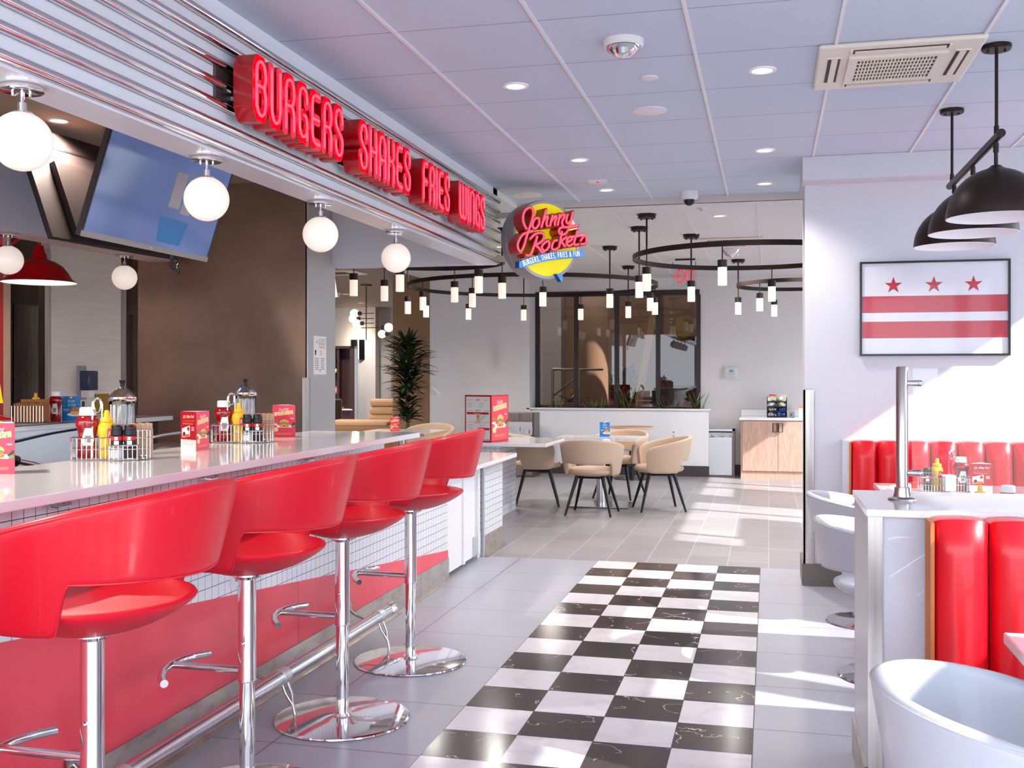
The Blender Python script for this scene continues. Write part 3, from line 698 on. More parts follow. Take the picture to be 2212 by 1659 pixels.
# ------------------------------------------------------------------ globe lamps
def make_globe():
    g_ = thing('globe_lamp', '', 'ceiling light', (0, 0, 0), 0, 'opal globe lamps under the canopy beams')
    MB().m('chrome').lathe([(0, 0), (.06, 0), (.062, -.004), (.062, -.015), (.058, -.018), (0, -.018)], n=32).build('ceiling_plate', g_)
    s_ = MB().m('chrome').cyl((0, 0, -.015), (0, 0, -.05), .0055).lathe([(.008, -.075), (.013, -.074), (.013, -.05), (.008, -.048)], n=16).lathe([(.034, -.083), (.03, -.078), (.008, -.074)], n=24)
    for a in (0, 120, 240): s_.cyl((.028 * math.cos(R(a)), .028 * math.sin(R(a)), -.017), (.028 * math.cos(R(a)), .028 * math.sin(R(a)), -.034), .004)
    s_.build('stem', g_); MB().m('opal').sphere((0, 0, -.165), .088, 36, 20).build('globe', g_); return g_
gl = [(-2.165, 2.70, 'white glass globe lamp at the left edge, nearest on the front canopy beam'), (-2.165, 3.76, 'white glass globe lamp overlapping the television screen'),
      (-2.165, 4.85, 'white glass globe lamp in front of the right part of the taupe wall'), (-2.165, 5.94, 'white glass globe lamp in front of the grey canopy end, last on the front beam'),
      (-4.5, 5.49, 'small-looking white glass globe lamp overlapping the red enamel lamp'), (-4.5, 6.68, 'white glass globe lamp under the back beam below the televisions')]
g0 = make_globe(); g0['label'] = gl[0][2]; g0.location = (gl[0][0], gl[0][1], 2.307)
for x, y, l in gl[1:]: dup(g0, l, (x, y, 2.307))

# ------------------------------------------------------------------ televisions
def tvset(loc, yaw, tilt, label, front):
    t = thing('television', label, 'television', (0, 0, 0)); w, h = 1.23, .712
    n_ = Vector((math.cos(yaw) * math.cos(tilt), math.sin(yaw) * math.cos(tilt), -math.sin(tilt))); r_ = Vector((-math.sin(yaw), math.cos(yaw), 0)); u_ = r_.cross(-n_) if r_.cross(-n_).z > 0 else n_.cross(r_)
    T = Matrix(((r_.x, u_.x, n_.x, loc[0]), (r_.y, u_.y, n_.y, loc[1]), (r_.z, u_.z, n_.z, loc[2]), (0, 0, 0, 1)))
    MB(T).m('tv_back').box(-w / 2, w / 2, -h / 2, h / 2, -.03, -.002).box(-w * .36, w * .36, -h / 2 + .03, h * .18, -.07, -.03).m('black_plastic').box(-.4, .4, h * .33, h * .35, -.032, -.03).build('case', t, bevel=.004)
    MB(T).m('screen_bezel').box(-w / 2, w / 2, h / 2 - .012, h / 2, -.002, .004).box(-w / 2, -w / 2 + .01, -h / 2, h / 2, -.002, .004).box(w / 2 - .01, w / 2, -h / 2, h / 2, -.002, .004).m('bezel_silver').box(-w / 2, w / 2, -h / 2, -h / 2 + .03, -.002, .005).build('bezel', t)
    s_ = MB(T).m('tv_screen').box(-w / 2 + .01, w / 2 - .01, -h / 2 + .03, h / 2 - .012, -.002, .001); s_.build('screen', t)
    MB().m('black_plastic').cyl(T @ Vector((0, 0, -.05)), T @ Vector((0, 0, -.05)) + Vector((-.16 * n_.x, -.16 * n_.y, .05)), .03).box(loc[0] - .1 * n_.x - .22 * n_.x - .04, loc[0] - .32 * n_.x + .04, loc[1] - .04, loc[1] + .04, loc[2] - .05, 2.93).cyl(T @ Vector((-.2, .1, -.04)), T @ Vector((-.2, -.16, -.04)), .02).cyl(T @ Vector((.2, .1, -.04)), T @ Vector((.2, -.16, -.04)), .02).build('ceiling_bracket', t)
    if front:
        l = MB(T).m('lamp_white').text('LG', .02, T @ Matrix() if 0 else Matrix.Translation((0, -h / 2 + .015, .0056))); l.build('maker_mark', t)
        p_ = MB(T).m('sign_rim').flat(rect(.05, .16, -.10, .10), Matrix.Translation((0, 0, .0016))).flat(rect(.18, .28, -.12, .08), Matrix.Translation((0, 0, .0016))).m('card_blue').flat([(.0, -.16), (.3, -.16), (.27, -.3), (.03, -.3)], Matrix.Translation((0, 0, .0016)))
        p_.build('picture_content', t)
        c_ = MB().m('black_plastic')
        for k in range(4): c_.tube(smooth([(-3.30, 5.35, 2.14), (-3.32, 5.36 + .02 * k, 2.07), (-3.33, 5.42 + .02 * k, 2.055 - .008 * k), (-3.33, 5.47, 2.09), (-3.3, 5.45, 2.14)]), .0035, 6)
        c_.build('cable', t)
    return t
tvset((-3.17, 5.104, 2.462), .021, .319, 'wide television with a bluish picture, tilted down from the ceiling towards the aisle', True)
tvset((-4.0, 5.712, 2.537), math.pi - .06, .366, 'dark television seen from behind, tilted the other way beside the back beam', False)
# ================================================================== SMALL THINGS ON THE COUNTERS
def burger(mb, T, cx, cy, s):
    """printed burger, drawn as flat shapes around (cx, cy)"""
    k = [0]
    def put(m_, poly): k[0] += 1; mb.m(m_).flat([(cx + a * s, cy + b * s) for a, b in poly], up(T, .00012 * k[0]))
    put('paper', [(-.9, -.42), (.9, -.42), (1.15, -.05), (-1.1, -.1)])
    put('bun', ell(0, -.3, .62, .14)); put('patty', ell(0, -.16, .6, .1)); put('cheese', [(-.58, -.08), (.58, -.08), (.2, -.22), (-.1, -.1), (-.3, -.24)])
    put('tomato', rect(-.52, .52, -.06, .14)); put('paper', rect(-.12, .02, -.04, .12)); put('lettuce', ell(0, .2, .62, .12)); put('bun', ell(0, .22, .6, .42, 0, 180)); put('lettuce', ell(0, .22, .42, .07))
def art_spicy(mb, T, w, h):
    x0 = -w / 2
    mb.m('card_red').flat(rect(x0, -x0, 0, h), T)
    T1 = up(T, .0002)
    mb.m('paper').text('Feeling', .15 * h, T1 @ Matrix.Translation((-.02 * w, .865 * h, .0008)) @ Matrix.Rotation(R(6), 4, 'Z'), sx=.75, shear=.4)
    for i, ch in enumerate('SPICY?'):
        a = R((-7, 5, -4, 6, -3, 7)[i]); Tt = T1 @ Matrix.Translation((x0 + w * (.15 + .14 * i), h * (.72 + .012 * i), .0004)) @ Matrix.Rotation(a, 4, 'Z')
        mb.m('card_cream').flat(rect(-.062 * w, .062 * w, -.06 * h, .06 * h), Tt); mb.m('tomato').text(ch, .115 * h, up(Tt, .0002), sx=.55)
    burger(mb, T1, .02 * w, .40 * h, .34 * w)
    mb.m('dark_green').flat([(.3 * w, .37 * h), (.47 * w, .48 * h), (.49 * w, .42 * h), (.36 * w, .33 * h)], up(T1, .0015)); mb.m('lettuce').flat(ell(.42 * w, .34 * h, .07 * w, .035 * h), up(T1, .0016))
    mb.m('bun_brown').flat(ell(-.37 * w, .46 * h, .11 * w, .07 * h), up(T1, .0014)).m('paper').flat(ell(-.38 * w, .40 * h, .12 * w, .025 * h), up(T1, .0015))
    mb.m('card_cream').flat(ell(-.35 * w, .24 * h, .11 * w, .07 * h), up(T1, .0016))
    for i in range(3): mb.m('bun').flat(rect(-.36 * w + .02 * i * w, .36 * w - .03 * i * w, h * (.125 - .022 * i), h * (.132 - .022 * i)), T1)
    mb.m('paper').flat(rect(.27 * w, .44 * w, .585 * h, .595 * h), T1).flat(rect(.31 * w, .42 * w, .568 * h, .576 * h), T1)
def art_fun(mb, T, w, h):
    x0 = -w / 2; mb.m('card_dark_red').flat(rect(x0, -x0, .27 * h, h), T); mb.m('paper').flat(rect(x0, -x0, 0, .27 * h), T); T1 = up(T, .0002)
    mb.m('paper').text('Oh, What Fun!', .12 * h, T1 @ Matrix.Translation((0, .86 * h, 0)) @ Matrix.Rotation(R(3), 4, 'Z'), sx=w / h * .98, shear=.4)
    mb.m('card_orange').text('GET A FREE $5 BONUS CARD', .085 * h, T1 @ Matrix.Translation((0, .745 * h, 0)) @ Matrix.Rotation(R(3), 4, 'Z'), sx=w / h * .68)
    mb.m('paper').flat(rect(x0 + .14 * w, x0 + .8 * w, .675 * h, .682 * h), T1)
    mb.m('paper').flat([(-.42 * w, .31 * h), (.1 * w, .36 * h), (.1 * w, .64 * h), (-.42 * w, .55 * h)], T1)
    mb.m('card_orange').flat([(-.4 * w, .32 * h), (.08 * w, .36 * h), (.08 * w, .42 * h), (-.4 * w, .40 * h)], up(T1, .0002)); mb.m('card_dark_red').flat(ell(0, .55 * h, .07 * w, .055 * h), up(T1, .0003)); mb.m('walnut').flat(ell(-.27 * w, .42 * h, .08 * w, .05 * h), up(T1, .0004))
    for i in range(4): mb.m('paper').flat(rect(.2 * w, .38 * w, h * (.59 - .028 * i), h * (.6 - .028 * i)), T1)
    for i in range(4): mb.m('print_grey').flat(rect(-.44 * w, (.4 - .08 * (i % 2)) * w, h * (.24 - .035 * i), h * (.247 - .035 * i)), T1)
def art_club(mb, T, w, h):
    x0 = -w / 2; mb.m('card_blue').flat(rect(x0, -x0, 0, h), T); T1 = up(T, .0002)
    mb.m('paper').text('Rocket', .165 * h, T1 @ Matrix.Translation((0, .80 * h, 0)), sx=.62, shear=.4).text('E-Club', .165 * h, T1 @ Matrix.Translation((.02 * w, .64 * h, 0)), sx=.72, shear=.4)
    mb.m('card_cream').flat([(-.12 * w, .97 * h), (.1 * w, .97 * h), (0, .88 * h)], T1)
    mb.m('paper').flat(ell(.18 * w, .24 * h, .4 * w, .07 * h), T1); mb.m('bun').flat(ell(.2 * w, .31 * h, .22 * w, .09 * h), up(T1, .0002)); mb.m('bun_brown').flat(ell(.2 * w, .36 * h, .22 * w, .2 * h, 0, 180), up(T1, .0003)); mb.m('cheese').flat(ell(.2 * w, .345 * h, .24 * w, .025 * h), up(T1, .0004))
    for i in range(3): mb.m('card_cream').flat(rect(-.42 * w, -.12 * w, h * (.46 - .035 * i), h * (.472 - .035 * i)), T1)
    for x, y in ((-.36, .74), (.4, .66), (.38, .52), (-.4, .6)): mb.m('paper').flat([(x * w - .002, y * h), (x * w, y * h - .004), (x * w + .002, y * h), (x * w, y * h + .004)], T1)
def tent(label, loc, rz, arts, w=.112, h=.172, grp=None):
    """three-sided table card; face 0 looks to local -y"""
    t = thing('table_card', label, 'table card', loc, rz, grp)
    r_ = w / (2 * math.sqrt(3))
    c_ = [(-w / 2, -r_), (w / 2, -r_), (0, 2 * r_)]
    MB().m('paper').prism([(a * .97, b * .97) for a, b in c_], 0, h).build('card_body', t)
    for i, art in enumerate(arts):
        if not art: continue
        a, b = Vector(c_[i]), Vector(c_[(i + 1) % 3]); d = (b - a).normalized(); n_ = Vector((d.y, -d.x)); o = (a + b) / 2 + n_ * .0004
        mb = MB(); art(mb, plane((o.x, o.y, 0), (d.x, d.y, 0), (0, 0, 1)), w, h); mb.build('printed_face', t, smooth=False)
    return t
ZB = 1.11
tent('red burger table card on the bar, cut by the left picture edge', (-2.545, 3.075, ZB), R(12), (art_spicy, art_fun, art_spicy), w=.125)
tent('red table card with a dark red face, between the two wire caddies', (-2.488, 4.225, ZB), R(93), (art_spicy, art_fun, art_fun), w=.122)
tent('red table card with a printed burger, standing past the second wire caddy on the bar', (-2.53, 5.21, ZB), R(14), (art_spicy, art_fun, art_spicy), w=.122)

def ketchup(label, loc, rz=0, s=1., grp=None, inverted=False):
    t = thing('ketchup_bottle', label, 'ketchup bottle', loc, rz, grp)
    MB().m('ketchup').lathe([(0, 0), (.034, 0), (.038, .006), (.037, .05), (.034, .088), (.037, .108), (.045, .13), (.045, .145), (.037, .162), (.028, .168), (0, .168)], n=28, sy=.62).build('bottle', t)
    MB().m('cap_white').lathe([(0, .167), (.030, .167), (.0315, .172), (.030, .196), (.026, .199), (0, .199)], n=28, sy=.8).build('cap', t)
    l = MB().m('paper').prism([(-.012, .05), (.022, .05), (.028, .07), (.022, .118), (-.006, .118), (-.018, .07)], -.0265, -.0255, 'y').m('print_grey').prism([(-.004, .062), (.016, .062), (.018, .09), (-.006, .09)], -.0272, -.0266, 'y'); l.build('label', t)
    if inverted: pass
    return t
def mustard(label, loc, rz=0, grp=None):
    t = thing('mustard_bottle', label, 'mustard bottle', loc, rz, grp)
    MB().m('mustard').lathe([(0, 0), (.029, 0), (.031, .006), (.029, .04), (.0275, .065), (.031, .09), (.034, .11), (.032, .128), (.022, .142), (0, .142)], n=28, sy=.8).build('bottle', t)
    MB().m('mustard').lathe([(.022, .141), (.0245, .144), (.0245, .156), (.015, .158), (.0125, .160), (.0095, .184), (.007, .188), (0, .188)], n=24).build('nozzle_cap', t)
    MB().m('label_red').prism([(.006, .075), (.034, .08), (.034, .112), (.006, .118)], -.0265, -.0255, 'y').m('paper').text("Fr", .028, plane((.017, -.0272, .094), (1, 0, 0), (0, 0, 1)), sx=.8, shear=.2).build('label', t)
    return t
def shaker(label, loc, fill, rz=0, grp=None):
    t = thing('seasoning_shaker', label, 'shaker', loc, rz, grp)
    MB().m(fill).lathe([(0, .002), (.022, .002), (.0235, .008), (.0235, .044), (0, .044)], n=24).build('contents', t)
    MB().m('print_black').lathe([(.0205, .05), (.0225, .052), (.0225, .088), (.0205, .09)], n=24).m('label_red').lathe([(.0228, .072), (.0228, .087)], n=24).m('paper').flat(rect(-.008, .010, .055, .07), plane((0, -.0234, 0), (1, 0, 0), (0, 0, 1))).m('paper').flat(rect(-.006, .006, .073, .085), plane((0, -.0236, 0), (1, 0, 0), (0, 0, 1))).build('label', t)
    MB().m('black_plastic').lathe([(.0205, .09), (.0235, .092), (.0235, .112), (.021, .114), (.021, .128), (.018, .132), (0, .132)], n=24).m('label_red').box(.008, .02, -.012, .012, .126, .1335).build('lid', t)
    return t
def caddy(label, loc, rz, grp='wire condiment caddies'):
    t = thing('wire_caddy', label, 'caddy', loc, rz, grp)
    w = MB().m('chrome'); H_ = .088; r_ = .0022
    outer = [(-.145, -.03), (-.135, -.055), (.004, -.055), (.004, -.085), (.108, -.085), (.108, -.055), (.14, -.05), (.15, -.03), (.15, .05), (.14, .06), (-.135, .06), (-.145, .05)]
    for z in (.006, .045): w.tube([(a, b, z) for a, b in outer], r_, 6, True)
    w.tube([(a, b, H_) for a, b in outer if b > -.07] , r_ * 1.2, 6, True); w.tube([(.004, -.055, .06), (.004, -.085, .06), (.108, -.085, .06), (.108, -.055, .06)], r_ * 1.2, 6)
    w.tube([(.085, -.055, .115), (.15, -.05, .118), (.15, .055, .118), (.085, .055, .115)], r_ * 1.2, 6)
    pts = [Vector((a, b, 0)) for a, b in outer]
    for i, a in enumerate(pts):
        b = pts[(i + 1) % len(pts)]; n_ = max(1, round((b - a).length / .0175))
        for k in range(n_):
            p = a.lerp(b, k / n_); z1 = .06 if p.y < -.06 else (.118 if p.x > .085 else H_)
            w.cyl((p.x, p.y, .004), (p.x, p.y, z1), r_ * .8, n=5)
    for k in range(8): w.cyl((-.13 + .037 * k, -.055, .006), (-.13 + .037 * k, .06, .006), r_ * .8, n=5)
    w.build('basket', t)
    h_ = [(-.067, -.02, .006), (-.067, -.02, .19)] + [(-.067 + .018 * (1 - math.cos(R(a))), -.02, .215 + .03 * math.sin(R(a))) for a in range(0, 181, 20)]
    loop = [(-.049 + .0135 * math.cos(R(a)), -.02, .214 + .027 * math.sin(R(a))) for a in range(0, 360, 24)]
    MB().m('chrome').tube(h_ + [(-.031, -.02, .19), (-.031, -.02, .006)], .0032, 8).tube(loop, .003, 8, True).build('handle', t)
    return t
def napkins(label, loc, rz, m_='kraft', n=9, w=.085, h=.14, dark='kraft_dark', grp=None):
    t = thing('napkin_stack', label, 'napkins', loc, rz, grp)
    for k in range(n):
        dx = -.03 + .0072 * k; MB().m(m_).box(dx, dx + .0069, -w / 2 + .002 * (k % 3), w / 2 - .002 * (k % 2), .01, h - .002 * (k % 4)).build('napkin', t, bevel=.0008)
    return t
def loc2(base, rz, x, y, z=0):
    c_, s_ = math.cos(rz), math.sin(rz); return (base[0] + x * c_ - y * s_, base[1] + x * s_ + y * c_, base[2] + z)
for i, (base, rz, nm) in enumerate([((-2.525, 3.66, ZB), R(26), 'wire caddy nearest the camera'), ((-2.535, 4.74, ZB), R(24), 'farther wire caddy on the bar')]):
    caddy('chrome wire condiment caddy on the bar, ' + ('nearest the camera' if i == 0 else 'farther one between two red cards'), base, rz)
    ketchup('red ketchup bottle with white cap in the ' + nm, loc2(base, rz, -.088, .0, .008), rz, grp='ketchup bottles on the bar')
    mustard('yellow mustard squeeze bottle in the ' + nm, loc2(base, rz, -.014, -.016, .008), rz, grp='mustard bottles on the bar')
    shaker('black-lidded salt shaker with white filling in the ' + nm, loc2(base, rz, .030, -.058, .008), 'salt', rz, 'seasoning shakers on the bar')
    shaker('black-lidded pepper shaker with dark filling in the ' + nm, loc2(base, rz, .078, -.056, .008), 'pepper', rz, 'seasoning shakers on the bar')
    napkins('brown paper napkins standing in the ' + nm, loc2(base, rz, .112, .004, .008), rz + R(24), w=.075, h=.135)
def straws(label, loc, who):
    t = thing('straw_jar', label, 'straw dispenser', loc, 0, 'glass straw jars')
    MB().m('glass').lathe([(.050, .0), (.053, .004), (.053, .222), (.050, .226)], n=36).build('glass_body', t)
    MB().m('chrome').lathe([(0, -.001), (.055, 0), (.055, .012), (.050, .014), (0, .014)], n=36).build('base', t)
    MB().m('chrome').lathe([(.055, .226), (.0565, .228), (.0565, .243), (.05, .25), (.03, .272), (.012, .283), (0, .284)], n=36).build('lid', t)
    MB().m('black_plastic').lathe([(.008, .282), (.008, .292), (.012, .307), (.0145, .312), (0, .313)], n=20).build('knob', t)
    random.seed(3)
    for k in range(34):
        a = k * 2.4; r_ = .0445 * math.sqrt((k + .5) / 34); 
        s_ = MB().m('paper').cyl((r_ * math.cos(a), r_ * math.sin(a), .016), (r_ * 1.02 * math.cos(a + .2), r_ * 1.02 * math.sin(a + .2), .203 + .012 * random.random()), .0046, n=8).build('straw', None)
        s_.location = loc; tag(s_, 'white paper-wrapped straw inside ' + who, 'straw', 'straws inside ' + who)
straws('tall clear straw jar with chrome lid behind the nearest wire caddy', (-2.60, 3.845, ZB), 'the straw jar nearest the camera')
straws('tall clear straw jar with chrome lid behind the farther wire caddy', (-2.60, 4.90, ZB), 'the farther straw jar on the bar')

# ------------------------------------------------------------------ behind the bar
sk = thing('bar_sink_unit', 'stainless sink and drip tray unit behind the bar on the left', 'sink unit', (0, 0, 0))
MB().m('stainless').box(-3.3, -2.72, 2.5, 5.6, .0, .80).box(-3.3, -3.1, 2.5, 4.6, .80, 1.0).box(-3.3, -3.14, 4.6, 5.6, .80, .86).build('body', sk)
d_ = MB().m('black_plastic').box(-3.09, -2.74, 2.6, 4.5, .80, .83)
for k in range(60): d_.box(-3.06, -2.78, 2.62 + .031 * k, 2.63 + .031 * k, .83, .845)
d_.build('drip_tray', sk)
MB().m('chrome').tube(smooth([(-3.33, 5.15, .8), (-3.33, 5.15, 1.07), (-3.31, 5.20, 1.10), (-3.26, 5.38, 1.115), (-3.24, 5.44, 1.11), (-3.235, 5.46, 1.07)]), .011, 10).build('faucet', sk)
bn_ = thing('round_bin', 'dark round-topped bin behind the bar under the back counter end', 'bin', (-3.52, 5.66, 0))
MB().m('dark_steel').lathe([(0, 0), (.17, 0), (.19, .82), (.19, .90), (.17, .97), (.11, 1.02), (0, 1.04)], n=32).build('body', bn_)
gn = thing('soda_gun', 'black soda gun with metal hose resting behind the bar, beside the cut-off red card', 'soda gun', (0, 0, 0))
MB().m('black_plastic').cyl((-3.16, 3.72, 1.12), (-3.12, 3.86, 1.075), .024).m('walnut').cyl((-3.2, 3.62, 1.15), (-3.16, 3.72, 1.12), .03).build('handle', gn)
MB().m('chrome').tube(smooth([(-3.12, 3.86, 1.075), (-3.10, 3.95, 1.05), (-3.12, 4.05, 1.02), (-3.2, 4.1, 1.003)]), .014, 10).build('hose', gn)
bc = thing('back_counter', 'white quartz back counter beyond the bar with cables looped underneath', 'counter', (0, 0, 0))
MB().m('quartz').box(-5.05, -4.38, 2.5, 7.12, 1.10, 1.133).build('countertop', bc, bevel=.003)
MB().m('light_steel').box(-4.60, -4.44, 2.5, 6.72, 0, 1.10).m('base_dark').box(-4.60, -4.5, 6.72, 7.1, 0, 1.10).build('front_panel', bc)
MB().m('navy').tube(smooth([(-4.43, 4.9, 1.06), (-4.42, 5.3, 1.03), (-4.43, 5.8, 1.07), (-4.43, 6.2, 1.09)]), .008, 6).tube([(-4.43, 6.2, 1.09), (-4.42, 6.9, .93)], .008, 6).build('cable', bc)
MB().m('black_plastic').box(-4.55, -4.37, 5.2, 5.95, 1.133, 1.137).build('counter_mat', bc)
tent('blue table card with a burger on the back counter beside a ketchup bottle', (-4.62, 6.27, 1.133), R(14), (art_club, art_spicy, art_club), w=.125, h=.165)
ketchup('ketchup bottle on the back counter left of the blue card', (-4.63, 6.10, 1.133), R(10), grp='ketchup bottles on the bar')
mustard('mustard bottle on the back counter behind the brown napkins', (-4.80, 6.12, 1.133), R(10), grp='mustard bottles on the bar')
t = thing('napkin_basket', 'wire basket packed with brown napkins on the back counter', 'napkin basket', (-4.66, 5.90, 1.133), R(14))
w = MB().m('chrome')
for z in (.005, .11): w.tube([(-.1, -.06, z), (.1, -.06, z), (.1, .06, z), (-.1, .06, z)], .002, 6, True)
for k in range(11): w.cyl((-.1 + .02 * k, -.06, .004), (-.1 + .02 * k, -.06, .11), .0016, n=5)
w.build('basket', t)
for k in range(12): MB().m('kraft_dark').box(-.092 + .0153 * k, -.08 + .0153 * k, -.055, .055, .006, .125 + .003 * (k % 3)).build('napkin', t, bevel=.0015)
MB().m('kraft_dark').box(-.095, .09, .056, .06, .006, .15).build('napkin', t)
t = thing('tall_chair', 'red chair back showing beyond the back counter at the left edge', 'chair', (-5.55, 6.72, 0), R(195))
tub_parts(t, STOOL, 'red_vinyl', 'red_vinyl'); MB().m('chrome').cyl((0, 0, 0), (0, 0, .77), .028).lathe([(0, 0), (.25, 0), (.25, .01), (0, .015)], n=32).build('pedestal', t)
# red enamel lamp on a bracket arm
t = thing('enamel_lamp', 'red enamel gooseneck lamp shade behind the leftmost small globe', 'lamp', (-5.6, 7.18, 0))
MB().m('sign_red').lathe([(.285, 2.172), (.27, 2.18), (.24, 2.205), (.215, 2.25), (.175, 2.30), (.12, 2.335), (.07, 2.35), (.06, 2.36), (.055, 2.39), (.04, 2.42), (.034, 2.46), (0, 2.47)], n=40, cap=False).m('lamp_white').lathe([(.28, 2.170), (.26, 2.182), (.2, 2.25), (.05, 2.33), (0, 2.335)], n=40, cap=False).build('shade', t)
MB().m('sign_red').tube([(0, 0, 2.46), (.01, -.01, 2.50), (-.03, -.04, 2.535), (-.12, -.1, 2.50), (-.18, -.14, 2.44)], .016, 10).cyl((-.18, -.14, 2.44), (-.9, -.6, 2.44), .014).build('arm', t)
lamp('POINT', (-5.6, 7.18, 2.22), 8, (1, .8, .6), .04)
t = thing('kitchen_steel_cabinet', 'brushed steel cabinets under a dark hatch seen past the lit panel', 'cabinet', (0, 0, 0))
MB().m('stainless').box(-7.4, -7.1, 8.2, 8.72, 0, 2.13).box(-7.4, -7.1, 8.74, 9.6, 0, 2.13).box(-7.4, -7.1, 10.2, 11.2, 0, 2.13).build('body', t)
t = thing('hanging_menu_panel', 'narrow red hanging panel with a yellow corner cut by the left edge', 'sign', (-6.35, 7.64, 0))
MB().m('card_dark_red').box(-.01, .01, -.42, .035, .9, 2.32).m('sign_yellow').prism([(-.14, 1.20), (.03, 1.20), (-.02, 1.42), (-.14, 1.50)], .010, .013, 'x').build('panel', t)
# soap dispenser and plates on the kitchen panel
t = thing('wall_mounted_dispenser', 'wall dispenser with dark blue cover and drip cup on the streaked kitchen panel', 'dispenser', (-6.5, 8.95, 1.27))
MB().m('grey_plastic').box(0, .03, -.075, .03, -.22, .26).build('back_plate', t)
MB().m('navy').box(.03, .13, -.07, .075, .02, .21).build('cover', t, bevel=.008)
MB().m('device_white').box(.03, .12, -.06, .03, -.05, .02).build('spout', t, bevel=.004)
MB().m('paper').flat(rect(-.058, .02, -.2, -.075), plane((.0305, 0, 0), (0, 1, 0), (0, 0, 1))).m('print_black').flat(rect(-.045, .005, -.14, -.085), plane((.031, 0, 0), (0, 1, 0), (0, 0, 1))).m('print_grey').flat(rect(-.045, .008, -.165, -.16), plane((.031, 0, 0), (0, 1, 0), (0, 0, 1))).flat(rect(-.045, .008, -.185, -.18), plane((.031, 0, 0), (0, 1, 0), (0, 0, 1))).build('notice', t)
t = thing('wall_plate', 'brass coloured wall plate half hidden by the nearest straw jar', 'wall plate', (-6.5, 9.27, 1.15)); MB().m('plate_gold').box(0, .01, -.12, .1, -.1, .1).build('plate', t)
t = thing('switch_plate', 'small steel switch plate behind the back counter ketchup bottle', 'wall plate', (-6.5, 8.66, 1.18)); MB().m('light_steel').box(0, .008, -.08, .08, -.14, .10).build('plate', t)
# paper notice on the grey column side
t = thing('wall_notice', 'white paper warning notice taped on the grey column side', 'notice', (-3.42, 7.65, 1.595))
mb = MB().m('paper').box(0, .0015, -.118, .118, -.15, .15); Tn = plane((.002, 0, 0), (0, 1, 0), (0, 0, 1))
mb.m('print_grey').text('ALCOHOLIC', .034, Tn @ Matrix.Translation((.035, .118, 0)), sx=.75).text('BEVERAGE', .034, Tn @ Matrix.Translation((.035, .090, 0)), sx=.75).text('ABRA', .022, Tn @ Matrix.Translation((-.06, .1, 0)), sx=.9).m('tomato').text('WARNING', .03, Tn @ Matrix.Translation((.035, .062, 0)), sx=.75)
mb.m('print_black').flat([(-.1, .04), (-.07, .04), (-.075, 0), (-.095, 0)], Tn).m('tomato').flat(ell(.02, .02, .018, .018), Tn).m('paper').flat(ell(.02, .02, .013, .013), up(Tn, .0003))
for k in range(7): mb.m('print_grey').flat(rect(-.1, -.02 - .006 * (k % 2), -.028 - .014 * k, -.022 - .014 * k), Tn).flat(rect(.01, .09 - .008 * (k % 3), -.028 - .014 * k, -.022 - .014 * k), Tn)
mb.m('tomato').flat([(-.012, -.13), (.012, -.13), (0, -.10)], up(Tn, .0004)); mb.build('sheet', t, smooth=False)
# ================================================================== RIGHT SIDE
dv = thing('booth_divider', 'white half-height divider with steel corners and quartz ledge on the right', 'divider', (0, 0, 0))
MB().m('quartz').box(.312, 2.6, 3.64, 4.235, .978, 1.003).build('ledge_top', dv, bevel=.003)
MB().m('wall_paint').box(.325, 2.6, 3.675, 4.21, 0, .978).build('wall_body', dv)
MB().m('light_steel').box(.319, .325, 3.67, 4.215, .13, .978).m('stainless').box(.319, .366, 3.664, 3.675, .13, .978).box(.319, .34, 4.21, 4.218, .13, .978).build('corner_guard', dv)
MB().m('kick_steel').box(.31, .325, 3.655, 4.225, 0, .14).box(.31, 2.6, 3.655, 3.675, 0, .14).build('kick_plate', dv)
gp = thing('glass_screen', 'clear glass screen held by a steel post on the divider ledge', 'glass screen', (0, 0, 0))
MB().m('glass').box(.492, 2.6, 3.93, 3.938, 1.02, 1.468).build('glass_panel', gp)
p_ = MB().m('stainless').lathe([(0, 0), (.048, 0), (.046, .006), (.030, .012), (.026, .03), (.0255, .045), (.0205, .046), (.0205, .468), (.018, .472), (0, .472)], (.458, 3.935, 1.003), 32)
p_.build('post', gp)
for z in (1.10, 1.416): MB().m('chrome').cyl((.478, 3.935, z), (.515, 3.925, z), .0105, n=16).sphere((.515, 3.925, z), .0115, 14, 8).build('glass_clip', gp)

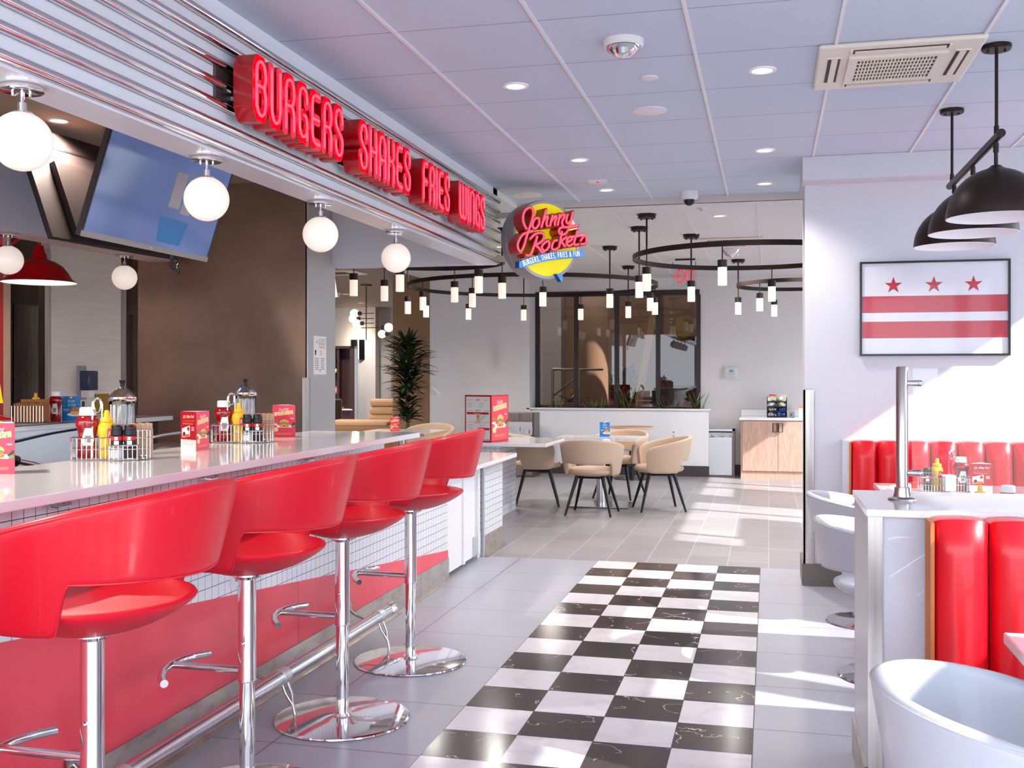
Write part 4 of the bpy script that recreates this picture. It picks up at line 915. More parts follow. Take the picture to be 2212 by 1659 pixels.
def booth(name, label, x0, y0, z1, n, w, depth=.1, face=-1):
    t = thing('booth_bench', label, 'booth bench', (0, 0, 0))
    if name == 'b': MB().m('wall_paint').box(x0 - .055, x0 - .012, y0 + .02, y0 + depth, .1, z1 + .0).build('side_panel', t)
    MB().m('bun_brown').box(x0 - .012, x0, y0 + .012, y0 + depth, .1, z1 - .012).build('wood_edge', t)
    for i in range(n):
        a = x0 + i * w; vs = []; N = 14; K = 16
        for k in range(K + 1):
            z = .12 + (z1 - .12) * k / K
            for j in range(N + 1):
                u = j / N; prof = math.sin(math.pi * u) ** .42
                e = max(0, (z - (z1 - .07)) / .07); topf = math.sqrt(max(0, 1 - e * e))
                vs.append((a + w * (.008 + .984 * u), y0 + .045 - (.062 * prof) * (.25 + .75 * topf) - .012 * math.sin(3 * k / K), z if e == 0 else z - .012 * (1 - prof) * e))
        fs = [(k * (N + 1) + j, k * (N + 1) + j + 1, (k + 1) * (N + 1) + j + 1, (k + 1) * (N + 1) + j) for k in range(K) for j in range(N)]
        b = MB().m('booth_vinyl').add(vs, fs)
        top = [vs[K * (N + 1) + j] for j in range(N + 1)]
        b.add(top + [(x, y0 + depth, z) for x, y, z in top], [(j, j + 1, N + 2 + j, N + 1 + j) for j in range(N)])
        b.build('channel_pad', t)
    MB().m('booth_vinyl').box(x0, x0 + n * w, y0 - .48, y0 + .02, .30, .46).m('wall_paint').box(x0, x0 + n * w, y0 - .42, y0 + .02, .0, .30).build('seat', t, bevel=.02)
    return t
booth('a', 'red channel-tufted booth back against the divider, nearest on the right', .505, 3.50, .993, 13, .163, .134)
booth('b', 'red channel-tufted booth back along the white wall below the flag print', .535, 7.33, 1.003, 12, .1665, .145)

def square_table(label, x0, x1, y0, y1, z=.762):
    t = thing('booth_table', label, 'table', ((x0 + x1) / 2, (y0 + y1) / 2, 0), 0, 'white booth tables')
    a, b = (x1 - x0) / 2, (y1 - y0) / 2
    MB().m('quartz').box(-a, a, -b, b, z - .032, z).build('tabletop', t, bevel=.004)
    MB().m('stainless').cyl((0, 0, .02), (0, 0, z - .032), .04).build('column', t); MB().m('dark_steel').box(-a * .6, a * .6, -b * .7, b * .7, 0, .02).build('base_plate', t)
square_table('white table top whose corner enters at the right edge in front of the near booth', .625, 1.85, 2.40, 3.12, .74)
square_table('white booth table behind the divider, nearer of the two tables behind the glass', .64, 1.85, 4.95, 5.67)
square_table('white booth table below the flag print, set with a wire caddy and red card', .64, 1.85, 6.12, 6.98)

TUBC = dict(zt=.757, zf=.65, zg=.52, zs=.405, g0=66, r0=.255, r1=.325, A=126, th=.034,
            seat=[(0, .385), (.1, .387), (.2, .402), (.245, .425), (.25, .445), (.24, .462), (.15, .468), (0, .468)])
def make_tub():
    t = thing('tub_chair', '', 'tub chair', (0, 0, 0), 0, 'white tub chairs on pedestals')
    tub_parts(t, TUBC, 'white_vinyl', 'white_vinyl')
    MB().m('chrome').cyl((0, 0, .01), (0, 0, .39), .026, n=24).build('post', t)
    MB().m('chrome').lathe([(0, 0), (.225, 0), (.228, .004), (.222, .010), (.06, .016), (.03, .03), (0, .03)], n=48).build('base_plate', t)
    return t
tc = make_tub(); tc['label'] = 'white tub chair filling the lower right corner'; tc.location = (.568, 2.555, 0); tc.rotation_euler = (0, 0, R(180))
dup(tc, 'white tub chair half hidden by the divider, the nearer of two with sunlit inside', (.55, 5.31, 0), R(180))
dup(tc, 'grey-looking tub chair behind the divider, closest to the white wall and far booth', (.553, 6.45, 0), R(180))

def tabletop_set(x, y, z, full, who):
    ketchup('ketchup bottle on the ' + who, (x + .085, y - .02, z), 0, grp='ketchup bottles on booth tables')
    mustard('mustard bottle on the ' + who, (x - .045, y - .02, z), 0, grp='mustard bottles on booth tables')
who = 'booth table under the flag print'
caddy('wire condiment caddy on the booth table under the flag print', (1.0, 6.55, .762), R(195))
tabletop_set(1.0, 6.57, .768, 1, who)
shaker('dark shaker in the caddy on the booth table under the flag print', (.90, 6.55, .768), 'pepper', 0, 'shakers on booth tables')
napkins('white paper napkins in the caddy on the booth table under the flag print', (1.01, 6.485, .766), R(100), 'paper', 10, .06, .10)
tent('red card with dark blue side behind the glass on the far booth table', (1.19, 6.52, .762), R(-10), (art_fun, art_spicy, art_club), w=.115)
t = thing('cutlery_roll', 'rolled white napkin with cutlery on the left end of the far booth table', 'napkin', (.80, 6.72, .762), R(5))
MB().m('paper').prism([(-.10, 0), (.10, 0), (.10, .02), (.06, .032), (-.07, .012)], -.03, .03, 'y').m('label_red').box(.03, .10, -.032, .032, .0, .033).build('roll', t)
x_ = thing('straw_box', 'square clear straw dispenser at the right edge on the far booth table', 'straw dispenser', (1.50, 6.5, .762))
MB().m('glass').box(-.055, .055, -.055, .055, .0, .19).build('glass_body', x_); MB().m('chrome').box(-.06, .06, -.06, .06, .19, .2).prism([(-.06, .2), (.06, .2), (.015, .23), (-.015, .23)], -.05, .05, 'y').build('lid', x_); MB().m('black_plastic').lathe([(.01, .23), (.01, .25), (.018, .27), (0, .27)], n=16).build('knob', x_)
for k in range(12):
    s_ = MB().m('paper').cyl((-.036 + .018 * (k % 5), -.03 + .022 * (k // 5), .005), (-.036 + .018 * (k % 5), -.03 + .02 * (k // 5), .18), .005, n=8).build('straw', None); s_.location = (1.50, 6.5, .762)
    tag(s_, 'white straw inside the square dispenser at the right edge', 'straw', 'straws inside the square dispenser')
ketchup('ketchup bottle with pale cap on the nearer table behind the glass', (1.075, 5.26, .735), 0, grp='ketchup bottles on booth tables')
mustard('mustard bottle on the nearer table behind the glass, in front of the red card', (.955, 5.26, .745), 0, grp='mustard bottles on booth tables')
t = thing('paper_menu', 'white paper menu sheet lying on the far booth table', 'menu', (1.25, 6.28, .763)); MB().m('paper').box(-.16, .16, -.1, .1, 0, .004).m('label_red').box(-.16, -.10, -.1, .1, .004, .006).build('sheet', t)

# flag print in a black frame on the white wall
fp = thing('flag_print', 'black-framed print with three red stars over two red bars', 'framed print', (1.068, 7.48, 1.887))
w_, h_ = .938, .634; a, b = w_ / 2, h_ / 2
MB().m('black_paint').box(-a, a, -.034, -.0, -b, -b + .013).box(-a, a, -.034, -.0, b - .013, b).box(-a, -a + .013, -.034, 0, -b + .013, b - .013).box(a - .013, a, -.034, 0, -b + .013, b - .013).build('frame', fp)
Tf = plane((0, -.0215, 0), (1, 0, 0), (0, 0, 1)); mb = MB().m('flag_white').box(-a + .013, a - .013, -.021, -.002, -b + .013, b - .013)
hh = h_ - .026; zt_ = b - .013
mb.m('flag_red').flat(rect(-a + .013, a - .013, zt_ - hh * .545, zt_ - hh * .362), up(Tf, .0002)).flat(rect(-a + .013, a - .013, zt_ - hh * .826, zt_ - hh * .643), up(Tf, .0002))
for sx_ in (-.255, .0, .245):
    pts = []
    for k in range(10): r_ = .058 if k % 2 == 0 else .0225; pts.append((sx_ + r_ * math.sin(R(36 * k)), zt_ - hh * .245 + r_ * math.cos(R(36 * k))))
    mb.add([(sx_, zt_ - hh * .245, 0)] + [(p[0], p[1], 0) for p in pts], [(0, 1 + (k + 1) % 10, 1 + k) for k in range(10)], up(Tf, .0003))
mb.build('print', fp, smooth=False)

# pendant lamp with three domes
pl = thing('dome_pendant', 'dark bronze ceiling bar lamp with three dome shades, upper right', 'pendant light', (.978, 0, 0))
for yy in (5.02, 6.18):
    MB().m('bronze').lathe([(0, 2.9), (.062, 2.9), (.062, 2.882), (.058, 2.878), (0, 2.878)], (0, yy, 0), 32).cyl((.035, yy, 2.87), (.035, yy, 2.88), .005).cyl((-.035, yy, 2.87), (-.035, yy, 2.88), .005).build('ceiling_plate', pl)
    MB().m('bronze').cyl((0, yy, 2.88), (0, yy, 2.50), .0075, n=12).cyl((0, yy, 2.545), (0, yy, 2.50), .011, n=12).build('rod', pl)
MB().m('bronze').cyl((0, 4.92, 2.492), (0, 6.26, 2.492), .0185, n=20).build('bar', pl)
for yy in (5.03, 5.57, 6.11):
    MB().m('bronze').cyl((0, yy, 2.49), (0, yy, 2.36), .0085, n=12).cyl((0, yy, 2.47), (0, yy, 2.43), .012, n=12).build('stem', pl)
    prof = [(.208 * math.sin(R(a_)), 2.14 + .22 * math.cos(R(a_))) for a_ in range(90, 8, -6)] + [(.028, 2.364), (.02, 2.372), (0, 2.373)]
    o = MB().m('bronze').lathe(prof, (0, yy, 0), 56, cap=False).build('dome_shade', pl)
    MB().m('lamp_white').lathe([(.208, 2.14)] + [(.203 * math.sin(R(a_)), 2.139 + .213 * math.cos(R(a_))) for a_ in range(90, 0, -9)] + [(0, 2.352)], (0, yy, 0), 56, cap=False).build('white_lining', o)
    MB().m('opal').sphere((0, yy, 2.24), .03, 16, 10).build('bulb', pl)
# square air unit in the ceiling
def aircon(label, x0, x1, y0, y1, z):
    t = thing('ceiling_air_unit', label, 'air conditioner', ((x0 + x1) / 2, (y0 + y1) / 2, z), 0, 'ceiling air units'); a, b = (x1 - x0) / 2, (y1 - y0) / 2
    MB().m('ac_white').prism([(-a, -b), (a, -b), (a, b), (-a, b)], -.022, 0).build('panel', t, bevel=.01)
    g_ = MB().m('ac_dark').box(-.17, .17, -.17, .17, -.030, -.022).m('ac_white').box(-.21, -.17, -.21, .21, -.036, -.022).box(.17, .21, -.21, .21, -.036, -.022).box(-.17, .17, -.21, -.17, -.036, -.022).box(-.17, .17, .17, .21, -.036, -.022)
    for k in range(1, 23): g_.box(-.17 + .0148 * k - .0035, -.17 + .0148 * k + .0035, -.17, .17, -.034, -.029)
    for k in range(1, 6): g_.box(-.17, .17, -.17 + .0567 * k - .003, -.17 + .0567 * k + .003, -.035, -.03)
    g_.build('grille', t)
    for k in range(4):
        T = Matrix.Rotation(R(90 * k), 4, 'Z')
        MB(T).m('ac_dark').box(-.20, .20, -.30, -.245, -.0235, -.020).m('ac_white').box(-.19, .19, -.285, -.258, -.03, -.0225).box(-.21, -.20, -.305, -.24, -.028, -.02).box(.20, .21, -.305, -.24, -.028, -.02).build('air_vane', t)
aircon('square cassette air unit in the ceiling at upper right', .215, .91, 4.815, 5.52, 2.9)
aircon('far cassette air unit in the ceiling above the right ring lamp', -.78, -.05, 11.0, 11.7, 2.85)
# ceiling devices
t = thing('smoke_alarm', 'domed smoke alarm with clear cone in the near ceiling', 'smoke alarm', (-.615, 4.56, 2.9))
MB().m('device_white').lathe([(.088, 0), (.088, -.022), (.08, -.03), (.076, -.03)], n=40).build('housing', t)
MB().m('glass').lathe([(.076, -.03), (.07, -.045), (.03, -.072), (0, -.078)], n=32).build('clear_dome', t)
MB().m('light_steel').lathe([(.072, -.029), (.03, -.035), (.026, -.06), (0, -.062)], n=20).m('black_plastic').box(-.028, -.012, -.02, .0, -.055, -.03).build('strobe', t)
for x, y, z, r_, l, nm, cat in [(-.635, 5.80, 2.9, .093, 'flat round grey ceiling speaker between the aisle lights', 'ceiling_speaker', 'speaker'), (-.567, 5.155, 2.9, .042, 'small flat grey ceiling disc level with the near aisle lights', 'ceiling_disc', 'cover plate'), (-1.90, 8.3, 2.9, .12, 'round ceiling speaker at the far end of the fascia', 'ceiling_speaker', 'speaker')]:
    t = thing(nm, l, cat, (x, y, z)); MB().m('device_white').lathe([(r_, 0), (r_, -.006), (r_ * .86, -.008)], n=40).m('grey_plastic').lathe([(r_ * .86, -.0075), (0, -.0075)], n=40).build('cover', t)
t = thing('ceiling_camera', 'white dome security camera at the ceiling step', 'security camera', (-.614, 8.46, 2.9))
MB().m('device_white').lathe([(.07, 0), (.07, -.045), (.062, -.06), (.048, -.066), (0, -.066)], n=36).build('housing', t); MB().m('black_plastic').sphere((0, 0, -.07), .043, 24, 14).build('dome', t)
t = thing('motion_sensor', 'small red-lensed ceiling sensor before the far aisle light', 'sensor', (-1.246, 7.83, 2.9)); MB().m('device_white').box(-.07, .07, -.05, .05, -.012, 0).m('exit_red').box(-.01, .01, -.03, -.0, -.016, -.012).build('body', t)
t = thing('sprinkler_head', 'small brass sprinkler head in the far ceiling', 'sprinkler', (-.55, 9.0, 2.85)); MB().m('light_steel').lathe([(.045, 0), (.035, -.008), (.012, -.01), (.012, -.025), (.018, -.028), (0, -.03)], n=20).build('body', t)
t = thing('smoke_alarm', 'clear-domed alarm in the far ceiling above the right ring lamp', 'smoke alarm', (-.405, 12.0, 2.85)); MB().m('device_white').lathe([(.1, 0), (.1, -.015), (.09, -.02)], n=32).build('housing', t); MB().m('glass').lathe([(.1, -.018), (.09, -.04), (.05, -.08), (0, -.1)], n=28).build('clear_dome', t)
# ================================================================== FAR DINING AREA
def ring(label, cx, cy, r, n, a0, rods, grp='round ring chandeliers'):
    t = thing('ring_chandelier', label, 'chandelier', (cx, cy, 0), 0, grp)
    N = 96; h = .0225; th = .011; vs = []; fs = []
    for i in range(N):
        a = 2 * math.pi * i / N; c_, s_ = math.cos(a), math.sin(a)
        for rr, z in ((r - th, 2.52 - h), (r + th, 2.52 - h), (r + th, 2.52 + h), (r - th, 2.52 + h)): vs.append((rr * c_, rr * s_, z))
    for i in range(N):
        j = (i + 1) % N
        for k in range(4): k2 = (k + 1) % 4; fs.append((4 * i + k, 4 * j + k, 4 * j + k2, 4 * i + k2))
    MB().m('bronze').add(vs, fs).build('ring', t)
    for i in range(n):
        a = R(a0 + 360 * i / n); x, y = r * math.cos(a), r * math.sin(a)
        MB().m('bronze').cyl((x, y, 2.50), (x, y, 2.385), .005, n=8).build('stem', t)
        l = MB().m('bronze').lathe([(0, 2.386), (.0395, 2.386), (.0395, 2.325), (0, 2.325)], (x, y, 0), 24).build('lamp_cap', t)
        MB().m('shade_glow').lathe([(.0375, 2.326), (.0375, 2.178), (.034, 2.176), (0, 2.177)], (x, y, 0), 24).build('glass_shade', l)
        if i in rods:
            MB().m('bronze').cyl((x, y, 2.84), (x, y, 2.53), .0085, n=10).build('rod', t)
            MB().m('bronze').lathe([(0, 2.85), (.085, 2.85), (.085, 2.843), (.078, 2.841), (.078, 2.815), (0, 2.815)], (x, y, 0), 32).cyl((x + .05, y, 2.8), (x + .05, y, 2.815), .007).cyl((x - .05, y, 2.8), (x - .05, y, 2.815), .007).build('ceiling_plate', t)
    return t
ring('small ring chandelier with six cylinder lamps, tucked behind the canopy end', -3.13, 9.5, .71, 6, 27, (0, 2, 4))
ring('widest ring chandelier with twelve cylinder lamps over the beige dining table', -2.80, 12.5, 1.51, 12, 17, (1, 3, 6, 10))
ring('ring chandelier cut by the white wall corner, nearest of the bronze rings on the right', -.17, 9.83, 1.05, 8, 79, (1, 2, 3, 6))
ring('small far ring chandelier partly hidden by the white wall corner', .33, 13.06, .70, 6, 112, (1, 3, 5))
for k_, o in enumerate([o for o in bpy.data.objects if o.name.startswith('ring_chandelier')]): pass
t = thing('exit_sign', 'hanging clear exit sign with red letters and left arrow', 'exit sign', (-.985, 12.9, 2.64))
MB().m('glass').box(-.165, .14, -.004, .004, -.125, .11).build('clear_plate', t)
e_ = MB().m('exit_red').text('EXIT', .25, plane((.015, -.006, -.012), (1, 0, 0), (0, 0, 1)), sx=.46, depth=.002); e_.text('<', .12, plane((-.135, -.006, -.01), (1, 0, 0), (0, 0, 1)), sx=.8, depth=.002); e_.build('lettering', t)
MB().m('bronze').box(-.12, .12, -.02, .02, .19, .21).cyl((-.15, 0, .11), (-.15, 0, .17), .004).cyl((.125, 0, .11), (.125, 0, .17), .004).m('device_white').box(-.17, .14, -.015, .015, .11, .125).build('mount', t)

DIN = dict(zt=.79, zf=.66, zg=.525, zs=.405, g0=50, r0=.262, r1=.335, A=128, th=.04,
           seat=[(0, .395), (.12, .397), (.22, .405), (.262, .425), (.27, .45), (.255, .475), (.2, .487), (0, .487)])
def make_din():
    t = thing('dining_chair', '', 'dining chair', (0, 0, 0), 0, 'beige dining chairs')
    tub_parts(t, DIN, 'beige_fabric', 'beige_fabric')
    for a in (45, 135, 225, 315):
        c_, s_ = math.cos(R(a)), math.sin(R(a)); MB().m('black_paint').tube([(.185 * c_, .185 * s_, .40), (.335 * c_, .335 * s_, 0)], .02, 12, rs=[.021, .0115]).build('leg', t)
    MB().m('black_paint').tube([(.19 * math.cos(R(a)), .19 * math.sin(R(a)), .385) for a in range(45, 405, 90)], .012, 6, True).build('seat_frame', t)
    return t
dc = make_din(); dc['label'] = 'beige dining chair with its back to the camera at the square table'; dc.location = (-1.78, 10.80, 0); dc.rotation_euler = (0, 0, R(-92))
dup(dc, 'beige dining chair turned left, on the right side of the square table', (-1.14, 11.28, 0), R(18))
dup(dc, 'beige dining chair on the left side of the square table, partly behind the menu counter', (-2.50, 11.42, 0), R(192))
dup(dc, 'beige dining chair on the far side of the square table', (-1.70, 12.28, 0), R(75))
dup(dc, 'beige dining chair whose top shows above the far white table near the plant', (-4.36, 13.25, 0), R(90))
def dtable(nm, label, cx, cy, a, z=.74):
    t = thing(nm, label, 'table', (cx, cy, 0))
    MB().m('quartz').box(-a, a, -a, a, z - .006, z).m('table_edge').box(-a, a, -a, a, z - .035, z - .006).build('tabletop', t)
    MB().m('soft_chrome').cyl((.05, -.12, .015), (.05, -.12, z - .035), .048, n=28).build('column', t)
    MB().m('soft_chrome').box(-.27, .37, -.33, .20, .008, .016).m('black_paint').box(-.275, .375, -.335, .205, 0, .008).build('base_plate', t)
    return t
dtable('dining_table', 'square white dining table with wooden edge and steel base plate, set with a blue card', -1.84, 11.56, .48)
dtable('dining_table', 'far white dining table past the bar end, holding a small red card', -4.44, 12.35, .46)
t = tent('blue table card standing on the square dining table', (-1.80, 11.85, .74), R(-8), (art_club, art_spicy, art_fun), w=.118, h=.165)
t = tent('small-looking red table card on the far table beyond the bar end', (-4.50, 12.32, .74), R(12), (art_spicy, art_fun, art_spicy), w=.115)
t = thing('round_table', 'small round wooden side table by the low wall', 'table', (-1.84, 14.5, 0))
MB().m('table_edge').lathe([(.27, .70), (.30, .705), (.30, .722), (0, .724)], n=40).build('tabletop', t); MB().m('black_paint').cyl((0, 0, .02), (0, 0, .70), .035).build('column', t); MB().m('black_paint').lathe([(0, .035), (.1, .03), (.245, .012), (.25, 0), (0, 0)], n=40).build('base_plate', t)
# big folded menu
t = thing('folded_menu', 'large red-edged folded menu standing on the counter beyond the last stool', 'menu', (0, 0, 0))
A, B_, D_ = (-2.99, 10.23), (-2.685, 10.12), (-2.61, 10.52)
for (p, q, nm) in ((A, B_, 'left'), (B_, D_, 'right')):
    d = Vector((q[0] - p[0], q[1] - p[1])); L_ = d.length; d.normalize(); T = plane((p[0], p[1], .767), (d.x, d.y, 0), (0, 0, 1)); w_, h_ = L_, .47
    mb = MB(T).m('card_dark_red').box(0, w_, 0, h_, -.006, 0)
    if nm == 'left':
        I = Matrix()
        mb.m('paper').flat(rect(.014, w_ - .014, .014, h_ - .016), up(I, .0005))
        def tx(s_, size, x, y, m_='print_red', sx=.7): mb.m(m_).text(s_, size, Matrix.Translation((x, y, .001)), sx=sx)
        tx('SIDES', .026, w_ / 2, h_ - .05); tx('SHAKES', .026, w_ / 2, h_ - .155); tx('KIDS MEALS', .026, w_ / 2, h_ - .275); tx('SODAS', .024, w_ / 2, .105)
        for y in (.05, .155, .275): mb.m('print_grey').flat(rect(.02, .3 * w_, h_ - y - .002, h_ - y + .001), up(I, .001)).flat(rect(.7 * w_, w_ - .02, h_ - y - .002, h_ - y + .001), up(I, .001))
        mb.m('print_red').flat(rect(.025, w_ - .03, h_ - .195, h_ - .172), up(I, .001)).flat(rect(.5 * w_, w_ - .02, .12, .142), up(I, .001)); tx('Original    Deluxe', .02, w_ / 2, h_ - .184, 'paper', .8)
        for i in range(3):
            for j in range(2): mb.m('print_grey' if i else 'print_red').flat(rect(.03 + .15 * j, .09 + .14 * j, h_ - .085 - .018 * i, h_ - .082 - .018 * i), up(I, .001)).flat(rect(.03 + .15 * j, .1 + .14 * j, h_ - .305 - .02 * i, h_ - .302 - .02 * i), up(I, .001))
        for i in range(7): mb.m('print_grey').flat(rect(.165, .27 - .01 * i, h_ - .21 - .008 * i, h_ - .208 - .008 * i), up(I, .001))
        mb.m('bun').flat([(w_ / 2 - .012, h_ - .262), (w_ / 2 + .012, h_ - .262), (w_ / 2 + .02, h_ - .185), (w_ / 2 - .02, h_ - .185)], up(I, .0015)).m('tomato').flat(ell(w_ / 2, h_ - .215, .014, .009), up(I, .002))
        for i in range(24): mb.m('print_red').flat([(.016 + .0124 * i, .02), (.022 + .0124 * i, .032), (.0284 + .0124 * i, .02)], up(I, .001))
    else: art_spicy(mb, Matrix.Translation((w_ / 2, .012, .0008)), w_ - .024, h_ - .024)
    mb.build('cover_panel', t, smooth=False)
MB().m('card_dark_red').box(-2.99, -2.61, 10.52, 10.525, .766, 1.23).build('cover_panel', t)

# rubbish bins
def bin_(label, x, y, w, d, h, open_):
    t = thing('waste_bin', label, 'bin', (x, y, 0))
    MB().m('light_steel' if open_ else 'stainless').box(-w / 2, w / 2, -d / 2, d / 2, .02, h * (.84 if open_ else .80)).build('body', t, bevel=.008)
    MB().m('dark_steel').box(-w / 2, w / 2, -d / 2, d / 2, 0, .02).box(w / 2, w / 2 + .03, -d / 2, d / 2, 0, h).build('frame', t)
    if open_: MB().m('light_steel').box(-w / 2 - .03, w / 2 + .03, -d / 2, d / 2, h * .965, h).box(-w / 2 - .03, -w / 2, -d / 2, d / 2, 0, h).build('rim_frame', t)
    else: MB().m('stainless').box(-w / 2, w / 2, -d / 2, d / 2, h - .11, h).build('hood', t, bevel=.006)
    b = MB().m('bag'); N = 40; z0 = h * (.84 if open_ else .60); z1 = h * (.93 if open_ else .86); vs = []; fs = []
    for k in range(6):
        z = z0 + (z1 - z0) * k / 5
        for i in range(N):
            a = 2 * math.pi * i / N; sx_ = max(-1, min(1, 1.35 * math.cos(a))); sy_ = max(-1, min(1, 1.35 * math.sin(a))); o = .008 + .012 * math.sin(i * 2.3 + k * .9) * (1 if k < 4 else .2)
            vs.append((sx_ * (w / 2 + o), sy_ * (d / 2 + o), z + .012 * math.sin(i * 1.7) * (k == 0)))
    for k in range(5):
        for i in range(N): j = (i + 1) % N; fs.append((k * N + i, k * N + j, (k + 1) * N + j, (k + 1) * N + i))
    b.add(vs, fs).build('liner_bag', t)
    return t
bin_('tall stainless waste bin with hood and clear liner, behind the big menu', -3.44, 14.55, .44, .36, .90, False)
bin_('silver waste bin in an open frame with clear liner, left of the wooden cabinet', -.66, 15.2, .33, .30, .67, True)
# serving cabinet
cb = thing('serving_cabinet', 'pale wood serving cabinet with square black handles by the back wall', 'cabinet', (0, 0, 0))
MB().m('cabinet_wood').box(-.375, .62, 14.85, 15.38, 0, .812).build('carcass', cb)
for x0, x1, hx, sg_ in ((-.35, .118, .085, 1), (.124, .60, .155, -1)):
    d_ = MB().m('cabinet_wood').box(x0, x1, 14.83, 14.85, .115, .80).build('door', cb, bevel=.002)
    q = [(hx, 14.83, .77), (hx, 14.795, .77), (hx, 14.795, .66), (hx, 14.83, .66)]
    MB().m('black_paint').tube([(hx - .028 * sg_, 14.80, .775), (hx + .025 * sg_, 14.80, .775), (hx + .025 * sg_, 14.80, .655), (hx - .028 * sg_, 14.80, .655)], .007, 8, True).cyl((hx, 14.80, .775), (hx, 14.83, .775), .006).cyl((hx, 14.80, .655), (hx, 14.83, .655), .006).build('handle', d_)
ct = thing('cabinet_worktop', 'white worktop with low upstand on the wooden serving cabinet', 'worktop', (0, 0, 0))
MB().m('quartz').box(-.395, .65, 14.82, 15.385, .812, .85).box(-.385, .65, 15.37, 15.39, .85, .94).build('worktop', ct, bevel=.003)
og = thing('condiment_organiser', 'black eight-pocket organiser full of sugar packets and creamer on the worktop', 'organiser', (.11, 15.08, .85))
o_ = MB().m('black_plastic').box(-.135, .135, -.09, .09, 0, .012).box(-.135, -.128, -.09, .09, 0, .27).box(.128, .135, -.09, .09, 0, .27).box(-.004, .004, -.09, .09, 0, .27).box(-.135, .135, .085, .09, 0, .28)
for k in range(1, 4): o_.box(-.135, .135, -.09, .09, .068 * k + .006, .068 * k + .012)
for k in range(4): o_.box(-.135, .135, -.092, -.088, .068 * k + .006, .068 * k + .018)
o_.build('rack', og)
random.seed(11)
for cx_ in (-.066, .066):
    for k in range(4):
        cols = [['paper', 'device_white'], ['paper', 'device_white'], ['cream_packet', 'sign_blue'], ['cream_packet', 'cream_packet']][k] if cx_ < 0 else [['blue_packet', 'blue_packet', 'paper'], ['blue_packet', 'blue_packet'], ['cream_packet', 'leaf_pale'], ['cream_packet', 'paper']][k]
        nm_ = 'creamer_cups' if k < 2 else 'sugar_packets'
        b = MB()
        for j in range(22):
            b.m(random.choice(cols)); x, y, z = cx_ + random.uniform(-.05, .05), random.uniform(-.075, .05), .068 * k + .022 + random.uniform(0, .035)
            T = Matrix.Translation((x, y, z)) @ Matrix.Rotation(random.uniform(-.6, .6), 4, 'Y') @ Matrix.Rotation(random.uniform(-.5, .5), 4, 'Z')
            if k < 2: b.lathe([(.009, -.01), (.014, .008), (0, .009)], n=10, T=T)
            else: b.box(-.022, .022, -.004, .004, -.016, .02 + .01 * (k == 3), T=T)
        if k == 3:
            for j in range(8): b.m('pink_packet' if cx_ < 0 else 'cream_packet').box(-.02, .02, -.002, .002, 0, .05, Matrix.Translation((cx_ + random.uniform(-.05, .05), random.uniform(-.02, .07), .265)) @ Matrix.Rotation(random.uniform(-.5, .5), 4, 'Y'))
        o = b.build(nm_, None); o.location = (.11, 15.08, .85)
        pk = ('left', 'right')[cx_ > 0] + ' column of the black organiser, ' + ('bottom', 'second', 'third', 'top')[k] + ' pocket'
        tag(o, ('small creamer cups in the ' if k < 2 else 'paper sugar packets in the ') + pk, 'creamers' if k < 2 else 'packets', None, 'stuff')
t = thing('packet_tub', 'clear plastic tub of packets right of the black organiser', 'tub', (.315, 15.05, .85)); MB().m('glass').lathe([(.035, 0), (.045, .002), (.055, .09)], n=4, T=Matrix.Rotation(R(45), 4, 'Z')).build('tub', t); MB().m('paper').box(-.03, .03, -.03, .03, .005, .07).m('lettuce').box(-.02, .0, -.031, -.03, .02, .05).build('packet_bundle', t)
t = thing('napkin_box', 'pale cardboard box of stirrers on the worktop next to the wall corner', 'box', (.46, 15.05, .85)); MB().m('paper').box(-.06, .1, -.06, .06, 0, .125).m('bun').box(-.05, .02, .0, .05, .125, .165).build('box', t)
t = thing('thermostat', 'white wall thermostat in a clear guard right of the dark window', 'thermostat', (-.52, 15.4, 1.475))
MB().m('glass').box(-.10, .10, -.05, -.001, -.09, .085).build('clear_guard', t); MB().m('device_white').box(-.065, .065, -.025, 0, -.06, .06).m('lcd').box(-.03, .03, -.027, -.025, .0, .035).m('print_grey').box(-.03, -.01, -.027, -.025, -.03, -.02).box(.01, .03, -.027, -.025, -.03, -.02).build('body', t)
t = thing('wall_outlet', 'white electrical outlet on the low wall behind the right dining chair', 'outlet', (-1.31, 15.03, .595)); MB().m('device_white').box(-.045, .045, -.008, 0, -.07, .07).m('print_grey').box(-.012, .012, -.0095, -.008, .015, .04).box(-.012, .012, -.0095, -.008, -.04, -.015).build('plate', t)

